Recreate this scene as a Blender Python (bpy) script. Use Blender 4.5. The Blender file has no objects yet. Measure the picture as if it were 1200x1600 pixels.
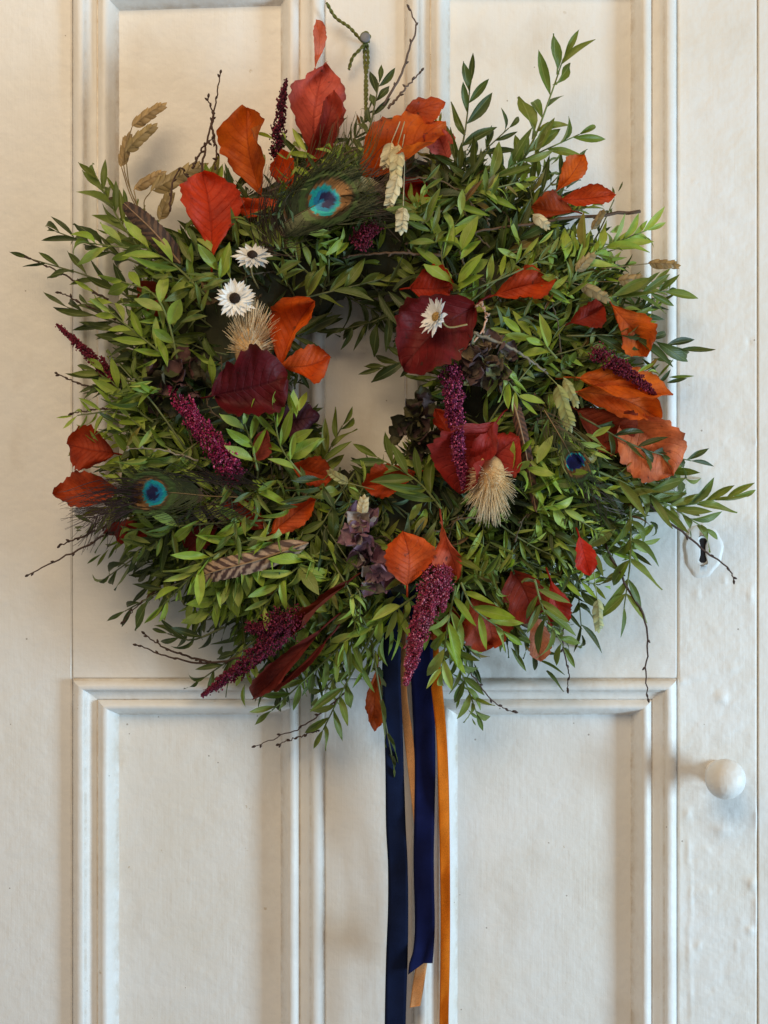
import bpy, math, random
import numpy as np
from mathutils import Vector, Matrix

rnd = random.Random(11)
PI = math.pi
S = 0.00055            # metres per photo pixel on the door plane
D = 1.25               # camera distance from the door face
CX, CY = 590, 610      # origin: centre of the wreath on the door face

# ------------------------------------------------------------------ camera, light, exposure
scene = bpy.context.scene
cam_d = bpy.data.cameras.new('camera'); cam = bpy.data.objects.new('camera', cam_d)
scene.collection.objects.link(cam); scene.camera = cam
cam.location = (10*S, -D, -190*S); cam.rotation_euler = (PI/2, 0, 0)
cam_d.sensor_fit = 'VERTICAL'; cam_d.sensor_height = 32.0; cam_d.sensor_width = 24.0
cam_d.lens = 32.0*D/(1600*S); cam_d.clip_start = 0.02; cam_d.clip_end = 60

world = bpy.data.worlds.new('World'); scene.world = world; world.use_nodes = True
wb = world.node_tree.nodes['Background']
wb.inputs[0].default_value = (0.97, 0.96, 0.95, 1); wb.inputs[1].default_value = 0.22

def area(name, loc, target, sx, sy, power, col):
    l = bpy.data.lights.new(name, 'AREA'); l.shape = 'RECTANGLE'; l.size = sx; l.size_y = sy
    l.energy = power; l.color = col
    o = bpy.data.objects.new(name, l); scene.collection.objects.link(o)
    o.location = loc
    o.rotation_euler = (Vector(target)-Vector(loc)).to_track_quat('-Z', 'Y').to_euler()
    return o
# daylight from a window to the right and slightly below, and the warm room above left
area('window_light', (1.95, -0.90, -0.50), (0.0, 0, -0.10), 0.50, 0.75, 42, (0.54, 0.79, 1.0))
area('room_light', (-0.38, -1.40, 1.00), (-0.25, 0, 0.20), 1.1, 0.9, 17.5, (1.0, 0.74, 0.44))

scene.view_settings.view_transform = 'Standard'; scene.view_settings.look = 'None'
scene.view_settings.exposure = 0.10; scene.view_settings.gamma = 1.0
scene.view_settings.use_curve_mapping = False
scene.render.engine = 'CYCLES'
scene.render.resolution_x = 768; scene.render.resolution_y = 1024

# ------------------------------------------------------------------ helpers
def sr(r, g, b):
    f = lambda c: ((c/255+0.055)/1.055)**2.4 if c/255 > 0.04045 else c/255/12.92
    return (f(r), f(g), f(b))
def P(px, py, h=0.0):
    """point h metres in front of the door that the photograph shows at this pixel"""
    k = (D-h)/D
    return np.array([(px-600)*S*k+10*S, -h, -(py-800)*S*k-190*S])
def pix(v):
    k = (D+v[1])/D
    return ((v[0]-10*S)/(S*k)+600, 800-(v[2]+190*S)/(S*k))
DX = lambda px: (px-CX)*S
DZ = lambda py: (CY-py)*S
def nrm(v):
    n = np.linalg.norm(v); return v/n if n > 1e-12 else v
def rot(v, axis, a):
    axis = nrm(axis)
    return v*math.cos(a)+np.cross(axis, v)*math.sin(a)+axis*np.dot(axis, v)*(1-math.cos(a))
def spline(pts, n):
    p = [np.array(q, float) for q in pts]
    if len(p) == 2: return np.array([p[0]*(1-t)+p[1]*t for t in np.linspace(0, 1, n)])
    p = [2*p[0]-p[1]]+p+[2*p[-1]-p[-2]]
    out = []; m = len(p)-3
    for k in range(n):
        u = k/(n-1)*m; i = min(int(u), m-1); t = u-i
        a, b, c, d = p[i:i+4]
        out.append(0.5*((2*b)+(-a+c)*t+(2*a-5*b+4*c-d)*t*t+(-a+3*b-3*c+d)*t**3))
    return np.array(out)

class MB:
    def __init__(s): s.v = []; s.f = []; s.c = []; s.u = []; s.n = 0
    def add(s, v, f, col=(1, 1, 1), uv=None):
        v = np.asarray(v, float); k = len(v)
        s.v.append(v); s.f.extend([tuple(int(i)+s.n for i in q) for q in f])
        c = np.asarray(col, float)
        s.c.append(np.tile(c, (k, 1)) if c.ndim == 1 else c)
        s.u.append(np.zeros((k, 3)) if uv is None else np.asarray(uv, float))
        s.n += k
    def tube(s, pts, rad, sides=5, col=(1, 1, 1)):
        pts = np.asarray(pts, float); n = len(pts)
        rad = np.full(n, rad) if np.isscalar(rad) else np.asarray(rad, float)
        tg = np.gradient(pts, axis=0); ref = np.array([0.13, -1.0, 0.21])
        v = []
        for i in range(n):
            t = nrm(tg[i]); a = ref-t*np.dot(ref, t)
            a = nrm(a) if np.linalg.norm(a) > 1e-3 else nrm(np.cross(t, [1, 0, 0.3]))
            b = np.cross(t, a)
            for k in range(sides):
                q = 2*PI*k/sides
                v.append(pts[i]+rad[i]*(math.cos(q)*a+math.sin(q)*b))
        f = [(i*sides+k, i*sides+(k+1) % sides, (i+1)*sides+(k+1) % sides, (i+1)*sides+k) for i in range(n-1) for k in range(sides)]
        f += [tuple(range(sides))[::-1], tuple((n-1)*sides+k for k in range(sides))]
        s.add(v, f, col)

WLOC = {}
def link(o): scene.collection.objects.link(o)
def mk(name, mb, mat, parent=None, smooth=True, kind=None, label=None, color=None):
    V = np.concatenate(mb.v); c = (V.min(0)+V.max(0))/2
    me = bpy.data.meshes.new(name)
    me.from_pydata((V-c).tolist(), [], mb.f); 
    a = me.attributes.new('col', 'FLOAT_VECTOR', 'POINT'); a.data.foreach_set('vector', np.concatenate(mb.c).astype(np.float32).ravel())
    a = me.attributes.new('uvp', 'FLOAT_VECTOR', 'POINT'); a.data.foreach_set('vector', np.concatenate(mb.u).astype(np.float32).ravel())
    me.polygons.foreach_set('use_smooth', [smooth]*len(me.polygons))
    me.materials.append(mat); me.update()
    o = bpy.data.objects.new(name, me); link(o)
    place(o, c, parent)
    if kind: o['kind'] = kind
    if label: o['label'] = label
    if color is not None: o.color = (*color, 1)
    return o
def place(o, c, parent):
    WLOC[o.name] = np.array(c)
    if parent is not None:
        o.parent = parent; o.location = np.array(c)-WLOC[parent.name]
    else: o.location = c
def empty(name, loc, parent=None):
    o = bpy.data.objects.new(name, None); link(o); o.empty_display_size = 0.03; place(o, loc, parent); return o
def tag(o, label, cat, group=None):
    o['label'] = label; o['category'] = cat
    if group: o['group'] = group

# ------------------------------------------------------------------ materials
class NT:
    def __init__(s, name):
        s.m = bpy.data.materials.new(name); s.m.use_nodes = True; s.t = s.m.node_tree
        s.b = s.t.nodes['Principled BSDF']; s.out = s.t.nodes['Material Output']
    def n(s, ty, ins=None, **kw):
        x = s.t.nodes.new(ty)
        for k, v in kw.items(): setattr(x, k, v)
        for k, v in (ins or {}).items(): s.set(x.inputs[k], v)
        return x
    def set(s, sock, v):
        if isinstance(v, bpy.types.NodeSocket): s.t.links.new(v, sock)
        elif isinstance(v, bpy.types.Node): s.t.links.new(v.outputs[0], sock)
        else:
            if isinstance(v, (tuple, list)) and len(v) == 3 and len(sock.default_value) == 4: v = (*v, 1)
            sock.default_value = v
    def math(s, op, a, b=0.0, clamp=False): return s.n('ShaderNodeMath', {0: a, 1: b}, operation=op, use_clamp=clamp).outputs[0]
    def mix(s, f, a, b, mode='MIX'):
        x = s.n('ShaderNodeMix', data_type='RGBA', blend_type=mode)
        s.set(x.inputs[0], f); s.set(x.inputs[6], a); s.set(x.inputs[7], b); return x.outputs[2]
    def ramp(s, f, a, b):
        x = s.n('ShaderNodeMapRange', {0: f, 1: a, 2: b}); return x.outputs[0]
    def noise(s, vec, scale, detail=3, rough=0.55):
        return s.n('ShaderNodeTexNoise', {'Vector': vec, 'Scale': scale, 'Detail': detail, 'Roughness': rough}).outputs[0]
    def mapping(s, vec, sc): return s.n('ShaderNodeMapping', {'Vector': vec, 'Scale': sc}).outputs[0]
    def pos(s): return s.n('ShaderNodeNewGeometry').outputs['Position']
    def attr(s, name): return s.n('ShaderNodeAttribute', attribute_name=name)
    def bump(s, h, strength=0.3, dist=0.001, prev=None):
        ins = {'Height': h, 'Strength': strength, 'Distance': dist}
        if prev is not None: ins['Normal'] = prev
        return s.n('ShaderNodeBump', ins).outputs[0]
    def thin(s, col, amount):
        tr = s.n('ShaderNodeBsdfTranslucent', {'Color': col})
        mx = s.n('ShaderNodeMixShader', {0: amount, 1: s.b.outputs[0], 2: tr.outputs[0]})
        s.t.links.new(mx.outputs[0], s.out.inputs[0])

def paint_mat(name, vertical=True, lumps=1.0, base=(0.82, 0.808, 0.782), hand=0.42):
    t = NT(name); p = t.pos()
    st = t.mapping(p, (420, 60, 16) if vertical else (16, 60, 420))
    streak = t.noise(st, 1.0, 3, 0.6)
    broad = t.noise(p, 9.0, 3, 0.5); fine = t.noise(p, 140.0, 3, 0.6); lump = t.noise(p, 55.0, 2, 0.5)
    # yellowed and bluish patches of old gloss paint, faint smudges
    c = t.mix(t.ramp(broad, 0.35, 0.68), base, (base[0]*0.955, base[1]*0.93, base[2]*0.885))
    sm = t.noise(t.mapping(p, (7, 7, 4)), 2.2, 5, 0.62)
    c = t.mix(t.math('MULTIPLY', t.ramp(sm, 0.56, 0.78), 0.34), c, (0.50, 0.40, 0.29))
    # grime gathered in the moulding corners
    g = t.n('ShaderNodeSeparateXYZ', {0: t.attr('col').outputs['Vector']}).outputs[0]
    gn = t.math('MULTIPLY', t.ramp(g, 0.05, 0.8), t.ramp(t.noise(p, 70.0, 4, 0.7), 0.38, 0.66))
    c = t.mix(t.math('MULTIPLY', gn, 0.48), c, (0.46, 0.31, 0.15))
    # little dark specks and nicks
    v = t.n('ShaderNodeTexVoronoi', {'Vector': p, 'Scale': 62.0}, feature='F1')
    spk = t.math('LESS_THAN', v.outputs['Distance'], t.math('MULTIPLY', t.math('GREATER_THAN', t.noise(p, 20.0, 1), 0.56), 0.05))
    c = t.mix(t.math('MULTIPLY', spk, 0.65), c, (0.22, 0.17, 0.12))
    # chips that show an older, yellower coat; hand grime round the knob
    ch = t.math('MULTIPLY', t.ramp(t.noise(p, 85.0, 5, 0.7), 0.69, 0.71), t.ramp(t.noise(p, 7.0, 2), 0.50, 0.56))
    c = t.mix(t.math('MULTIPLY', ch, 0.75), c, (0.55, 0.46, 0.33))
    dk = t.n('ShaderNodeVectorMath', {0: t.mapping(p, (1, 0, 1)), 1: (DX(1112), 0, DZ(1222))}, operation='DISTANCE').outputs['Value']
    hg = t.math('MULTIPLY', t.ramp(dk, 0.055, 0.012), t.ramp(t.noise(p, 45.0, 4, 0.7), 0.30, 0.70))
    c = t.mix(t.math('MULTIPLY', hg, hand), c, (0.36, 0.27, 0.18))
    t.set(t.b.inputs['Base Color'], c)
    t.set(t.b.inputs['Roughness'], t.math('ADD', 0.38, t.math('MULTIPLY', fine, 0.25)))
    st2 = t.noise(t.mapping(p, (900, 90, 40) if vertical else (40, 90, 900)), 1.0, 2, 0.5)
    n = t.bump(streak, 0.26, 0.0006)
    n = t.bump(st2, 0.15, 0.0004, n)
    n = t.bump(t.ramp(lump, 0.25, 0.75), 0.42*lumps, 0.0014, n)
    n = t.bump(t.noise(p, 260.0, 3, 0.6), 0.42, 0.0006, n)
    n = t.bump(ch, -0.5, 0.0006, n)
    v2 = t.n('ShaderNodeTexVoronoi', {'Vector': p, 'Scale': 34.0}, feature='F1')
    dent = t.math('MULTIPLY', t.ramp(v2.outputs['Distance'], 0.16, 0.04), t.math('GREATER_THAN', t.noise(p, 13.0, 1), 0.52))
    n = t.bump(dent, 0.22*lumps, 0.0010, n)
    t.set(t.b.inputs['Normal'], n)
    return t.m
def simple(name, col, rough=0.5, metal=0.0, sheen=0.0, bump=0, scale=300.0):
    t = NT(name); p = t.pos()
    t.set(t.b.inputs['Base Color'], t.mix(t.noise(p, scale, 3), tuple(c*0.8 for c in col), tuple(min(1, c*1.15) for c in col)))
    t.b.inputs['Roughness'].default_value = rough; t.b.inputs['Metallic'].default_value = metal
    if sheen: t.b.inputs['Sheen Weight'].default_value = sheen; t.b.inputs['Sheen Roughness'].default_value = 0.35
    if bump: t.set(t.b.inputs['Normal'], t.bump(t.noise(p, scale*1.5, 2), bump, 0.0006))
    return t.m
def leaf_mat(name, use_attr):
    t = NT(name)
    c = t.attr('col').outputs['Vector'] if use_attr else t.n('ShaderNodeObjectInfo').outputs['Color']
    uv = t.n('ShaderNodeSeparateXYZ', {0: t.attr('uvp').outputs['Vector']})
    p = t.pos(); av = t.math('ABSOLUTE', uv.outputs[1])
    no = t.noise(p, 130.0, 3)
    c2 = t.mix(t.ramp(no, 0.3, 0.75), c, t.mix(1.0, c, (0.66, 0.74, 0.62), 'MULTIPLY'))
    rib = t.ramp(av, 0.13, 0.03)
    c2 = t.mix(t.math('MULTIPLY', rib, 0.55), c2, t.mix(0.5, c, (0.42, 0.48, 0.22)))
    back = t.n('ShaderNodeNewGeometry').outputs['Backfacing']
    c3 = t.mix(back, c2, t.mix(0.38, c2, (0.32, 0.38, 0.22)))
    t.set(t.b.inputs['Base Color'], c3)
    t.set(t.b.inputs['Roughness'], t.math('ADD', 0.34, t.math('MULTIPLY', no, 0.25)))
    t.b.inputs['Specular IOR Level'].default_value = 0.42
    ve = t.math('SINE', t.math('MULTIPLY', t.math('SUBTRACT', uv.outputs[0], t.math('MULTIPLY', av, 0.22)), 75.0))
    h = t.math('ADD', t.math('MULTIPLY', rib, -1.0), t.math('MULTIPLY', ve, 0.18))
    t.set(t.b.inputs['Normal'], t.bump(h, 0.35, 0.0005))
    t.thin(t.mix(1.0, c3, (1.25, 1.3, 0.55), 'MULTIPLY'), 0.28)
    return t.m
def beech_mat():
    t = NT('beech leaf'); oi = t.n('ShaderNodeObjectInfo'); c = oi.outputs['Color']
    uv = t.n('ShaderNodeSeparateXYZ', {0: t.attr('uvp').outputs['Vector']})
    av = t.math('ABSOLUTE', uv.outputs[1]); p = t.pos()
    ph = t.math('MULTIPLY', t.math('SUBTRACT', uv.outputs[0], t.math('MULTIPLY', av, 0.26)), 9.0)
    fr = t.math('ABSOLUTE', t.math('SUBTRACT', t.math('FRACT', ph), 0.5))
    vein = t.math('MULTIPLY', t.ramp(fr, 0.10, 0.02), t.ramp(av, 1.0, 0.6))
    rib = t.ramp(av, 0.055, 0.015)
    n1 = t.noise(p, 48.0, 4, 0.65); n2 = t.noise(p, 260.0, 3, 0.6)
    cc = t.mix(t.ramp(n1, 0.42, 0.72), c, t.mix(1.0, c, (0.55, 0.42, 0.40), 'MULTIPLY'))
    cc = t.mix(t.math('MULTIPLY', t.ramp(n1, 0.45, 0.24), 0.5), cc, t.mix(1.0, c, (1.25, 1.5, 1.0), 'MULTIPLY'))
    cc = t.mix(t.math('MULTIPLY', t.ramp(n2, 0.55, 0.8), 0.35), cc, t.mix(1.0, c, (0.5, 0.4, 0.4), 'MULTIPLY'))
    cc = t.mix(t.math('MULTIPLY', vein, 0.26), cc, t.mix(1.0, c, (0.5, 0.36, 0.36), 'MULTIPLY'))
    cc = t.mix(t.math('MULTIPLY', rib, 0.6), cc, t.mix(1.0, c, (0.55, 0.4, 0.4), 'MULTIPLY'))
    edge = t.math('MULTIPLY', t.ramp(av, 0.86, 1.0), t.ramp(n1, 0.4, 0.6))
    cc = t.mix(t.math('MULTIPLY', edge, 0.5), cc, (0.10, 0.035, 0.015))
    spot = t.math('MULTIPLY', t.ramp(t.noise(p, 190.0, 2, 0.5), 0.66, 0.74), t.ramp(n1, 0.40, 0.60))
    cc = t.mix(t.math('MULTIPLY', spot, 0.8), cc, (0.06, 0.022, 0.012))
    t.set(t.b.inputs['Base Color'], cc)
    t.b.inputs['Specular IOR Level'].default_value = 0.32
    t.set(t.b.inputs['Roughness'], t.math('ADD', 0.44, t.math('MULTIPLY', n2, 0.30)))
    h = t.math('ADD', t.math('MULTIPLY', vein, -0.7), t.math('MULTIPLY', n2, 0.5))
    h = t.math('ADD', h, t.math('MULTIPLY', rib, -1.0))
    t.set(t.b.inputs['Normal'], t.bump(h, 0.55, 0.0007, t.bump(n1, 0.5, 0.004)))
    t.thin(t.mix(1.0, cc, (1.4, 1.2, 0.8), 'MULTIPLY'), 0.32)
    return t.m
def attr_mat(name, rough=0.6, metal=0.0, trans=0.0, bump=0.0, scale=400.0, sheen=0.0):
    t = NT(name); c = t.attr('col').outputs['Vector']; p = t.pos(); n = t.noise(p, scale, 3)
    cc = t.mix(t.ramp(n, 0.3, 0.7), t.mix(1.0, c, (0.78, 0.78, 0.78), 'MULTIPLY'), t.mix(1.0, c, (1.15, 1.15, 1.15), 'MULTIPLY'))
    t.set(t.b.inputs['Base Color'], cc); t.b.inputs['Roughness'].default_value = rough; t.b.inputs['Metallic'].default_value = metal
    if sheen: t.b.inputs['Sheen Weight'].default_value = sheen
    if bump: t.set(t.b.inputs['Normal'], t.bump(n, bump, 0.0005))
    if trans: t.thin(cc, trans)
    return t.m

m_paint_v = paint_mat('old gloss paint upright', True)
m_paint_h = paint_mat('old gloss paint level', False)
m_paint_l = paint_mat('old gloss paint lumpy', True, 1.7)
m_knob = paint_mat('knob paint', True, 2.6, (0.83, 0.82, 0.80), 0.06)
m_black = simple('painted keyhole shade', (0.012, 0.008, 0.008), 0.9)
m_leaf = leaf_mat('sprig leaf', False); m_fol = leaf_mat('foliage leaf', True)
m_beech = beech_mat()
m_twig = attr_mat('twig bark', 0.75, 0, 0, 0.5, 500)
m_ama = attr_mat('amaranth grain', 0.9, 0, 0.2, 0, 900)
m_pea = attr_mat('peacock barb', 0.36, 0.45, 0, 0, 600)
m_barr = attr_mat('barred vane', 0.6, 0, 0.12, 0.2, 800)
m_papery = attr_mat('papery petal', 0.45, 0, 0.22, 0.15, 40)
m_straw = attr_mat('straw bristle', 0.55, 0, 0.2, 0, 500)
m_hyd = attr_mat('dried petal', 0.6, 0, 0.2, 0.5, 330)
m_twine = attr_mat('twine', 0.85, 0, 0, 0.6, 900)
m_nail = simple('galvanised steel', (0.20, 0.21, 0.24), 0.6, 0.3, bump=0.2, scale=400)
m_base = attr_mat('bound moss and stems', 0.9, 0, 0, 0.9, 160)

# ------------------------------------------------------------------ the door
def grid_panel(name, x0, x1, y0, y1, yy, depth, mat, parent, grime=0, nx=2, ny=2, hf=None, bev=0.0012):
    """a board: front face as a grid at y=yy, with rounded arrises and sides going back"""
    mb = MB()
    bx = bev/S
    xs = [x0]+list(np.linspace(x0+bx, x1-bx, nx))+[x1]
    ys = [y0]+list(np.linspace(y0+bx, y1-bx, ny))+[y1]
    if grime:
        xs = sorted(set(xs+[x0+grime*.4, x0+grime, x1-grime*.4, x1-grime])); ys = sorted(set(ys+[y0+grime*.4, y0+grime, y1-grime*.4, y1-grime]))
    v = []; c = []
    for j, y in enumerate(ys):
        for i, x in enumerate(xs):
            e = 0
            if i in (0, len(xs)-1): e += bev
            if j in (0, len(ys)-1): e = max(e, bev)
            h = hf(x, y) if hf and e == 0 else 0
            v.append((DX(x), yy+e-h, DZ(y)))
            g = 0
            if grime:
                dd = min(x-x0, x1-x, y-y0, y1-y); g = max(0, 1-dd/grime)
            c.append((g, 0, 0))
    W = len(xs); H = len(ys)
    f = [(j*W+i, (j+1)*W+i, (j+1)*W+i+1, j*W+i+1) for j in range(H-1) for i in range(W-1)]
    mb.add(v, f, c)
    loop = [i for i in range(W)]+[j*W+W-1 for j in range(1, H)]+[(H-1)*W+i for i in range(W-2, -1, -1)]+[j*W for j in range(H-2, 0, -1)]
    n0 = len(v); b = [(v[k][0], yy+depth, v[k][2]) for k in loop]; L = len(loop)
    mb.add([v[k] for k in loop]+b, [(k, (k+1) % L, L+(k+1) % L, L+k) for k in range(L)]+[tuple(L+k for k in range(L))], (0, 0, 0))
    return mk(name, mb, mat, parent, smooth=(hf is not None))

door = empty('door', (DX(585), 0.0, DZ(2440)))
tag(door, 'old cream-white gloss-painted panelled door behind the wreath', 'door')
R2 = random.Random(5)
# lumps, drips and filled dents of many paint coats on the knob side
lumps = [(1128, 1090, 9, 9, 1.3), (1128, 1297, 13, 8, 1.2), (1172, 930, 5, 8, .9), (1175, 1380, 7, 9, 1.3), (1172, 1453, 6, 5, 1.2), (1091, 1477, 5, 4, .8), (1108, 1545, 6, 5, -.6),
         (1170, 535, 3, 5, -.9), (1182, 690, 3, 5, .7), (1074, 1270, 6, 9, 1.0), (1075, 1330, 4, 22, .8), (1079, 1400, 3, 40, .7), (1076, 1480, 3, 36, .8), (1079, 1560, 3, 40, .7), (1186, 1420, 8, 26, 1.4), (1186, 1280, 8, 16, 1.2), (1090, 930, 4, 12, .6), (1080, 1055, 12, 9, .8), (1065, 1065, 8, 6, .9), (1130, 690, 5, 5, .4), (1110, 400, 4, 9, .4), (1090, 240, 5, 6, .35)]
for _ in range(46): lumps.append((R2.uniform(1064, 1183), R2.uniform(900, 1600), R2.uniform(2, 7), R2.uniform(2, 12), R2.uniform(-.35, .6)))
LA = np.array(lumps)
def lumpf(x, y):
    e = np.exp(-((x-LA[:, 0])/LA[:, 2])**2-((y-LA[:, 1])/LA[:, 3])**2)
    return float((e*LA[:, 4]).sum())*0.00135
grid_panel('stile', -14, 112.2, -190, 2440, 0, 0.035, m_paint_v, door)
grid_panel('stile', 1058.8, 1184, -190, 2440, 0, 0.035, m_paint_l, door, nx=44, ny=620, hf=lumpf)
grid_panel('rail', 113, 1058, -190, -52, 0, 0.035, m_paint_h, door)
grid_panel('rail', 113, 1058, 800, 1060, 0, 0.035, m_paint_h, door)
grid_panel('rail', 113, 1058, 2240, 2440, 0, 0.035, m_paint_h, door)
grid_panel('mullion', 508, 633, -51.2, 799.2, 0, 0.035, m_paint_v, door)
grid_panel('mullion', 508, 645, 1060.8, 2239.2, 0, 0.035, m_paint_v, door)
PROF = [(0, -6), (0, -1.5), (1.5, -1.0), (2.0, 4), (4, 7.5), (8, 10.6), (13, 12), (18, 11.6), (20, 10.4), (20.8, 7.6), (23.4, 7.0), (24, 5.4), (30, 2.8), (36, 1.4), (37.8, 1.0), (38.6, -1.2), (39.8, -1.0), (40.6, 3.0), (43, 6.0), (47, 8.8), (51, 9.6), (55, 8.8), (59, 5), (64, -3.5), (66, -6), (66.8, -9.5), (69.4, -11), (70, -13.9), (72, -15.5)]
def moulding_frame(x0, x1, y0, y1, sy=0.83, tilt=0):
    """four mitred lengths of bolection moulding round one panel; px of the outer edge"""
    sx = 1.0
    def ring(o, h):
        a, b = o*sx, o*sy
        return [(x0+a, y0+b+tilt), (x1-a, y0+b-tilt), (x1-a, y1-b), (x0+a, y1-b)]
    for side in range(4):
        mb = MB(); v = []; c = []; n = 26
        for q, (o, h) in enumerate(PROF):
            r = ring(o, h); A = np.array(r[side]); B = np.array(r[(side+1) % 4])
            for k in range(n):
                p = A*(1-k/(n-1))+B*k/(n-1)
                w = 0.35*math.sin(k*1.7+q*0.6+side)+R2.uniform(-.22, .22)     # hand-planed, many coats
                v.append((DX(p[0]), -((h*1.25 if h > 0 else h)+w*(0.5 if 0 < k < n-1 else 0))*S, DZ(p[1])))
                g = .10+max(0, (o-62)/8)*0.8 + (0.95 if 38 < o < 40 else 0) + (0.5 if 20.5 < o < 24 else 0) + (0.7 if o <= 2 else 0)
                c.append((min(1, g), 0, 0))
        f = [(q*n+k, (q+1)*n+k, (q+1)*n+k+1, q*n+k+1) for q in range(len(PROF)-1) for k in range(n-1)]
        mb.add(v, f, c)
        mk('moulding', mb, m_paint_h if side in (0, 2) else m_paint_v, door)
for (x0, x1, y0, y1, tl) in ((113, 508, -51, 800, 4), (633, 1058, -66, 800, 0), (113, 508, 1060, 2240, 0), (645, 1058, 1060, 2240, 0)):
    moulding_frame(x0+.4, x1-.4, y0+.4, y1-.4, tilt=tl)
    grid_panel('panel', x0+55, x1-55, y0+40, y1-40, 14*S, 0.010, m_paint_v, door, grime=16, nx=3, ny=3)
# door frame either side (the strip past the closing edge)
for (a, b) in ((1184.6, 1420), (-250, -14.6)):
    o = grid_panel('door_frame', a, b, -260, 2440, -0.001, 0.06, m_paint_v, None, nx=3, ny=3, bev=0.0008)
    o['kind'] = 'structure'

def lathe(mb, prof, centre, axis, n=28, sx=1, sz=1, col=(0, 0, 0)):
    """prof: (radius, height towards the camera)"""
    v = []
    for (r, h) in prof:
        for k in range(n):
            a = 2*PI*k/n; v.append((centre[0]+r*math.cos(a)*sx, centre[1]-h, centre[2]+r*math.sin(a)*sz))
    f = [(i*n+k, i*n+(k+1) % n, (i+1)*n+(k+1) % n, (i+1)*n+k) for i in range(len(prof)-1) for k in range(n)]
    f += [tuple((len(prof)-1)*n+k for k in range(n))]
    mb.add(v, f, col)
# round knob
mb = MB(); R = 31.5*S*0.975
kp = [(R*.62, -0.001), (R*.62, .003), (R*.5, .0055), (R*.42, .009), (R*.42, .013)]
kp += [(max(R*math.cos(a), 1e-5), .031+R*0.92*math.sin(a)) for a in np.linspace(-1.12, 1.57, 18)]
c = P(1133, 1217, .03)
lathe(mb, kp, (c[0], 0, c[2]), None, 36)
knob = mk('knob', mb, m_knob, door, label='round white-painted door knob')
# escutcheon with the keyhole
mb = MB(); n = 48; ec = (DX(1098), DZ(860)); rings = []
def bone(a):
    x, z = math.cos(a), math.sin(a)
    best = 0
    for t in np.linspace(0.5, 22, 60):
        X, Z = t*x, t*z
        w = 4.2 if abs(Z) < 9 else (6.6*math.sqrt(max(0, 1-((abs(Z)-13.5)/7.0)**2)))
        if abs(X) <= max(w, 0) and abs(Z) <= 20: best = t
    return max(best, 3.5)
for (kind, r, h) in (('o', 1.06, -.0004), ('o', 1.0, .0004), ('o', .94, .0013), ('o', .85, .0016), ('o', .55, .0017), ('k', 1.25, .0017), ('k', 1.0, .0013), ('k', .97, .0002)):
    for k in range(n):
        a = 2*PI*k/n
        if kind == 'o': X, Z = 30*r*math.cos(a), 41*r*math.sin(a)
        else: q = bone(a)*r; X, Z = q*math.cos(a), q*math.sin(a)
        w = (1+0.05*math.sin(3*a+1)+.025*math.sin(9*a)) if kind == 'o' else 1
        rings.append((ec[0]+X*S*w, -h, ec[1]+Z*S*w))
mb.add(rings, [(i*n+k, i*n+(k+1) % n, (i+1)*n+(k+1) % n, (i+1)*n+k) for i in range(7) for k in range(n)], (0, 0, 0))
esc = mk('keyhole_plate', mb, m_paint_l, door, label='oval keyhole plate thick with paint')
mb = MB(); mb.add([(ec[0]+bone(2*PI*k/n)*math.cos(2*PI*k/n)*S, -.0006, ec[1]+bone(2*PI*k/n)*math.sin(2*PI*k/n)*S) for k in range(n)], [tuple(range(n))])
mk('keyhole', mb, m_black, esc, smooth=False)  # flat black patch over the solid stile, painted for the hole's unlit depth

# ------------------------------------------------------------------ nail and twine
mb = MB(); nc = P(571, 60, .016)
lathe(mb, [(.0012, -.003), (.0012, .0175), (.0040, .0178), (.0043, .0183), (.0042, .0190), (.0036, .0193), (.0001, .0195)], (nc[0], 0, nc[2]), None, 20)
nail = mk('nail', mb, m_nail, None); tag(nail, 'grey flat-headed nail in the door above the wreath', 'nail')
mb = MB()
def ply(pts, r=0.0009, n=70, col=sr(104, 108, 50)):
    c = spline(pts, n); tg = np.gradient(c, axis=0); L = np.cumsum(np.r_[0, np.linalg.norm(np.diff(c, axis=0), axis=1)])
    for q in range(2):
        o = []
        for i in range(n):
            t = nrm(tg[i]); a = nrm(np.cross(t, [0.2, 1, 0.1])); b = np.cross(t, a); w = L[i]/0.0048*PI+q*PI
            o.append(c[i]+(a*math.cos(w)+b*math.sin(w))*r*0.8)
        mb.tube(o, r, 5, np.array(col)*rnd.uniform(.8, 1.2))
ply([P(573, 64, .010), P(575, 95, .010), P(571, 130, .018), P(572, 185, .035)])
ply([P(569, 64, .009), P(570, 100, .010), P(573, 135, .019), P(571, 190, .034)])
ply([P(570, 66, .0125), P(560, 58, .014), P(545, 42, .016), P(524, 27, .015), P(510, 4, .020)])
ply([P(571, 68, .0125), P(562, 78, .014), P(551, 90, .012), P(545, 109, .011)])
ply([P(575, 66, .011), P(577, 56, .010), P(570, 51, .010), P(564, 60, .011), P(570, 69, .0125)], n=40)
tw = mk('twine', mb, m_twine, None); tag(tw, 'green twine knotted round the nail, holding up the wreath', 'twine')

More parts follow.
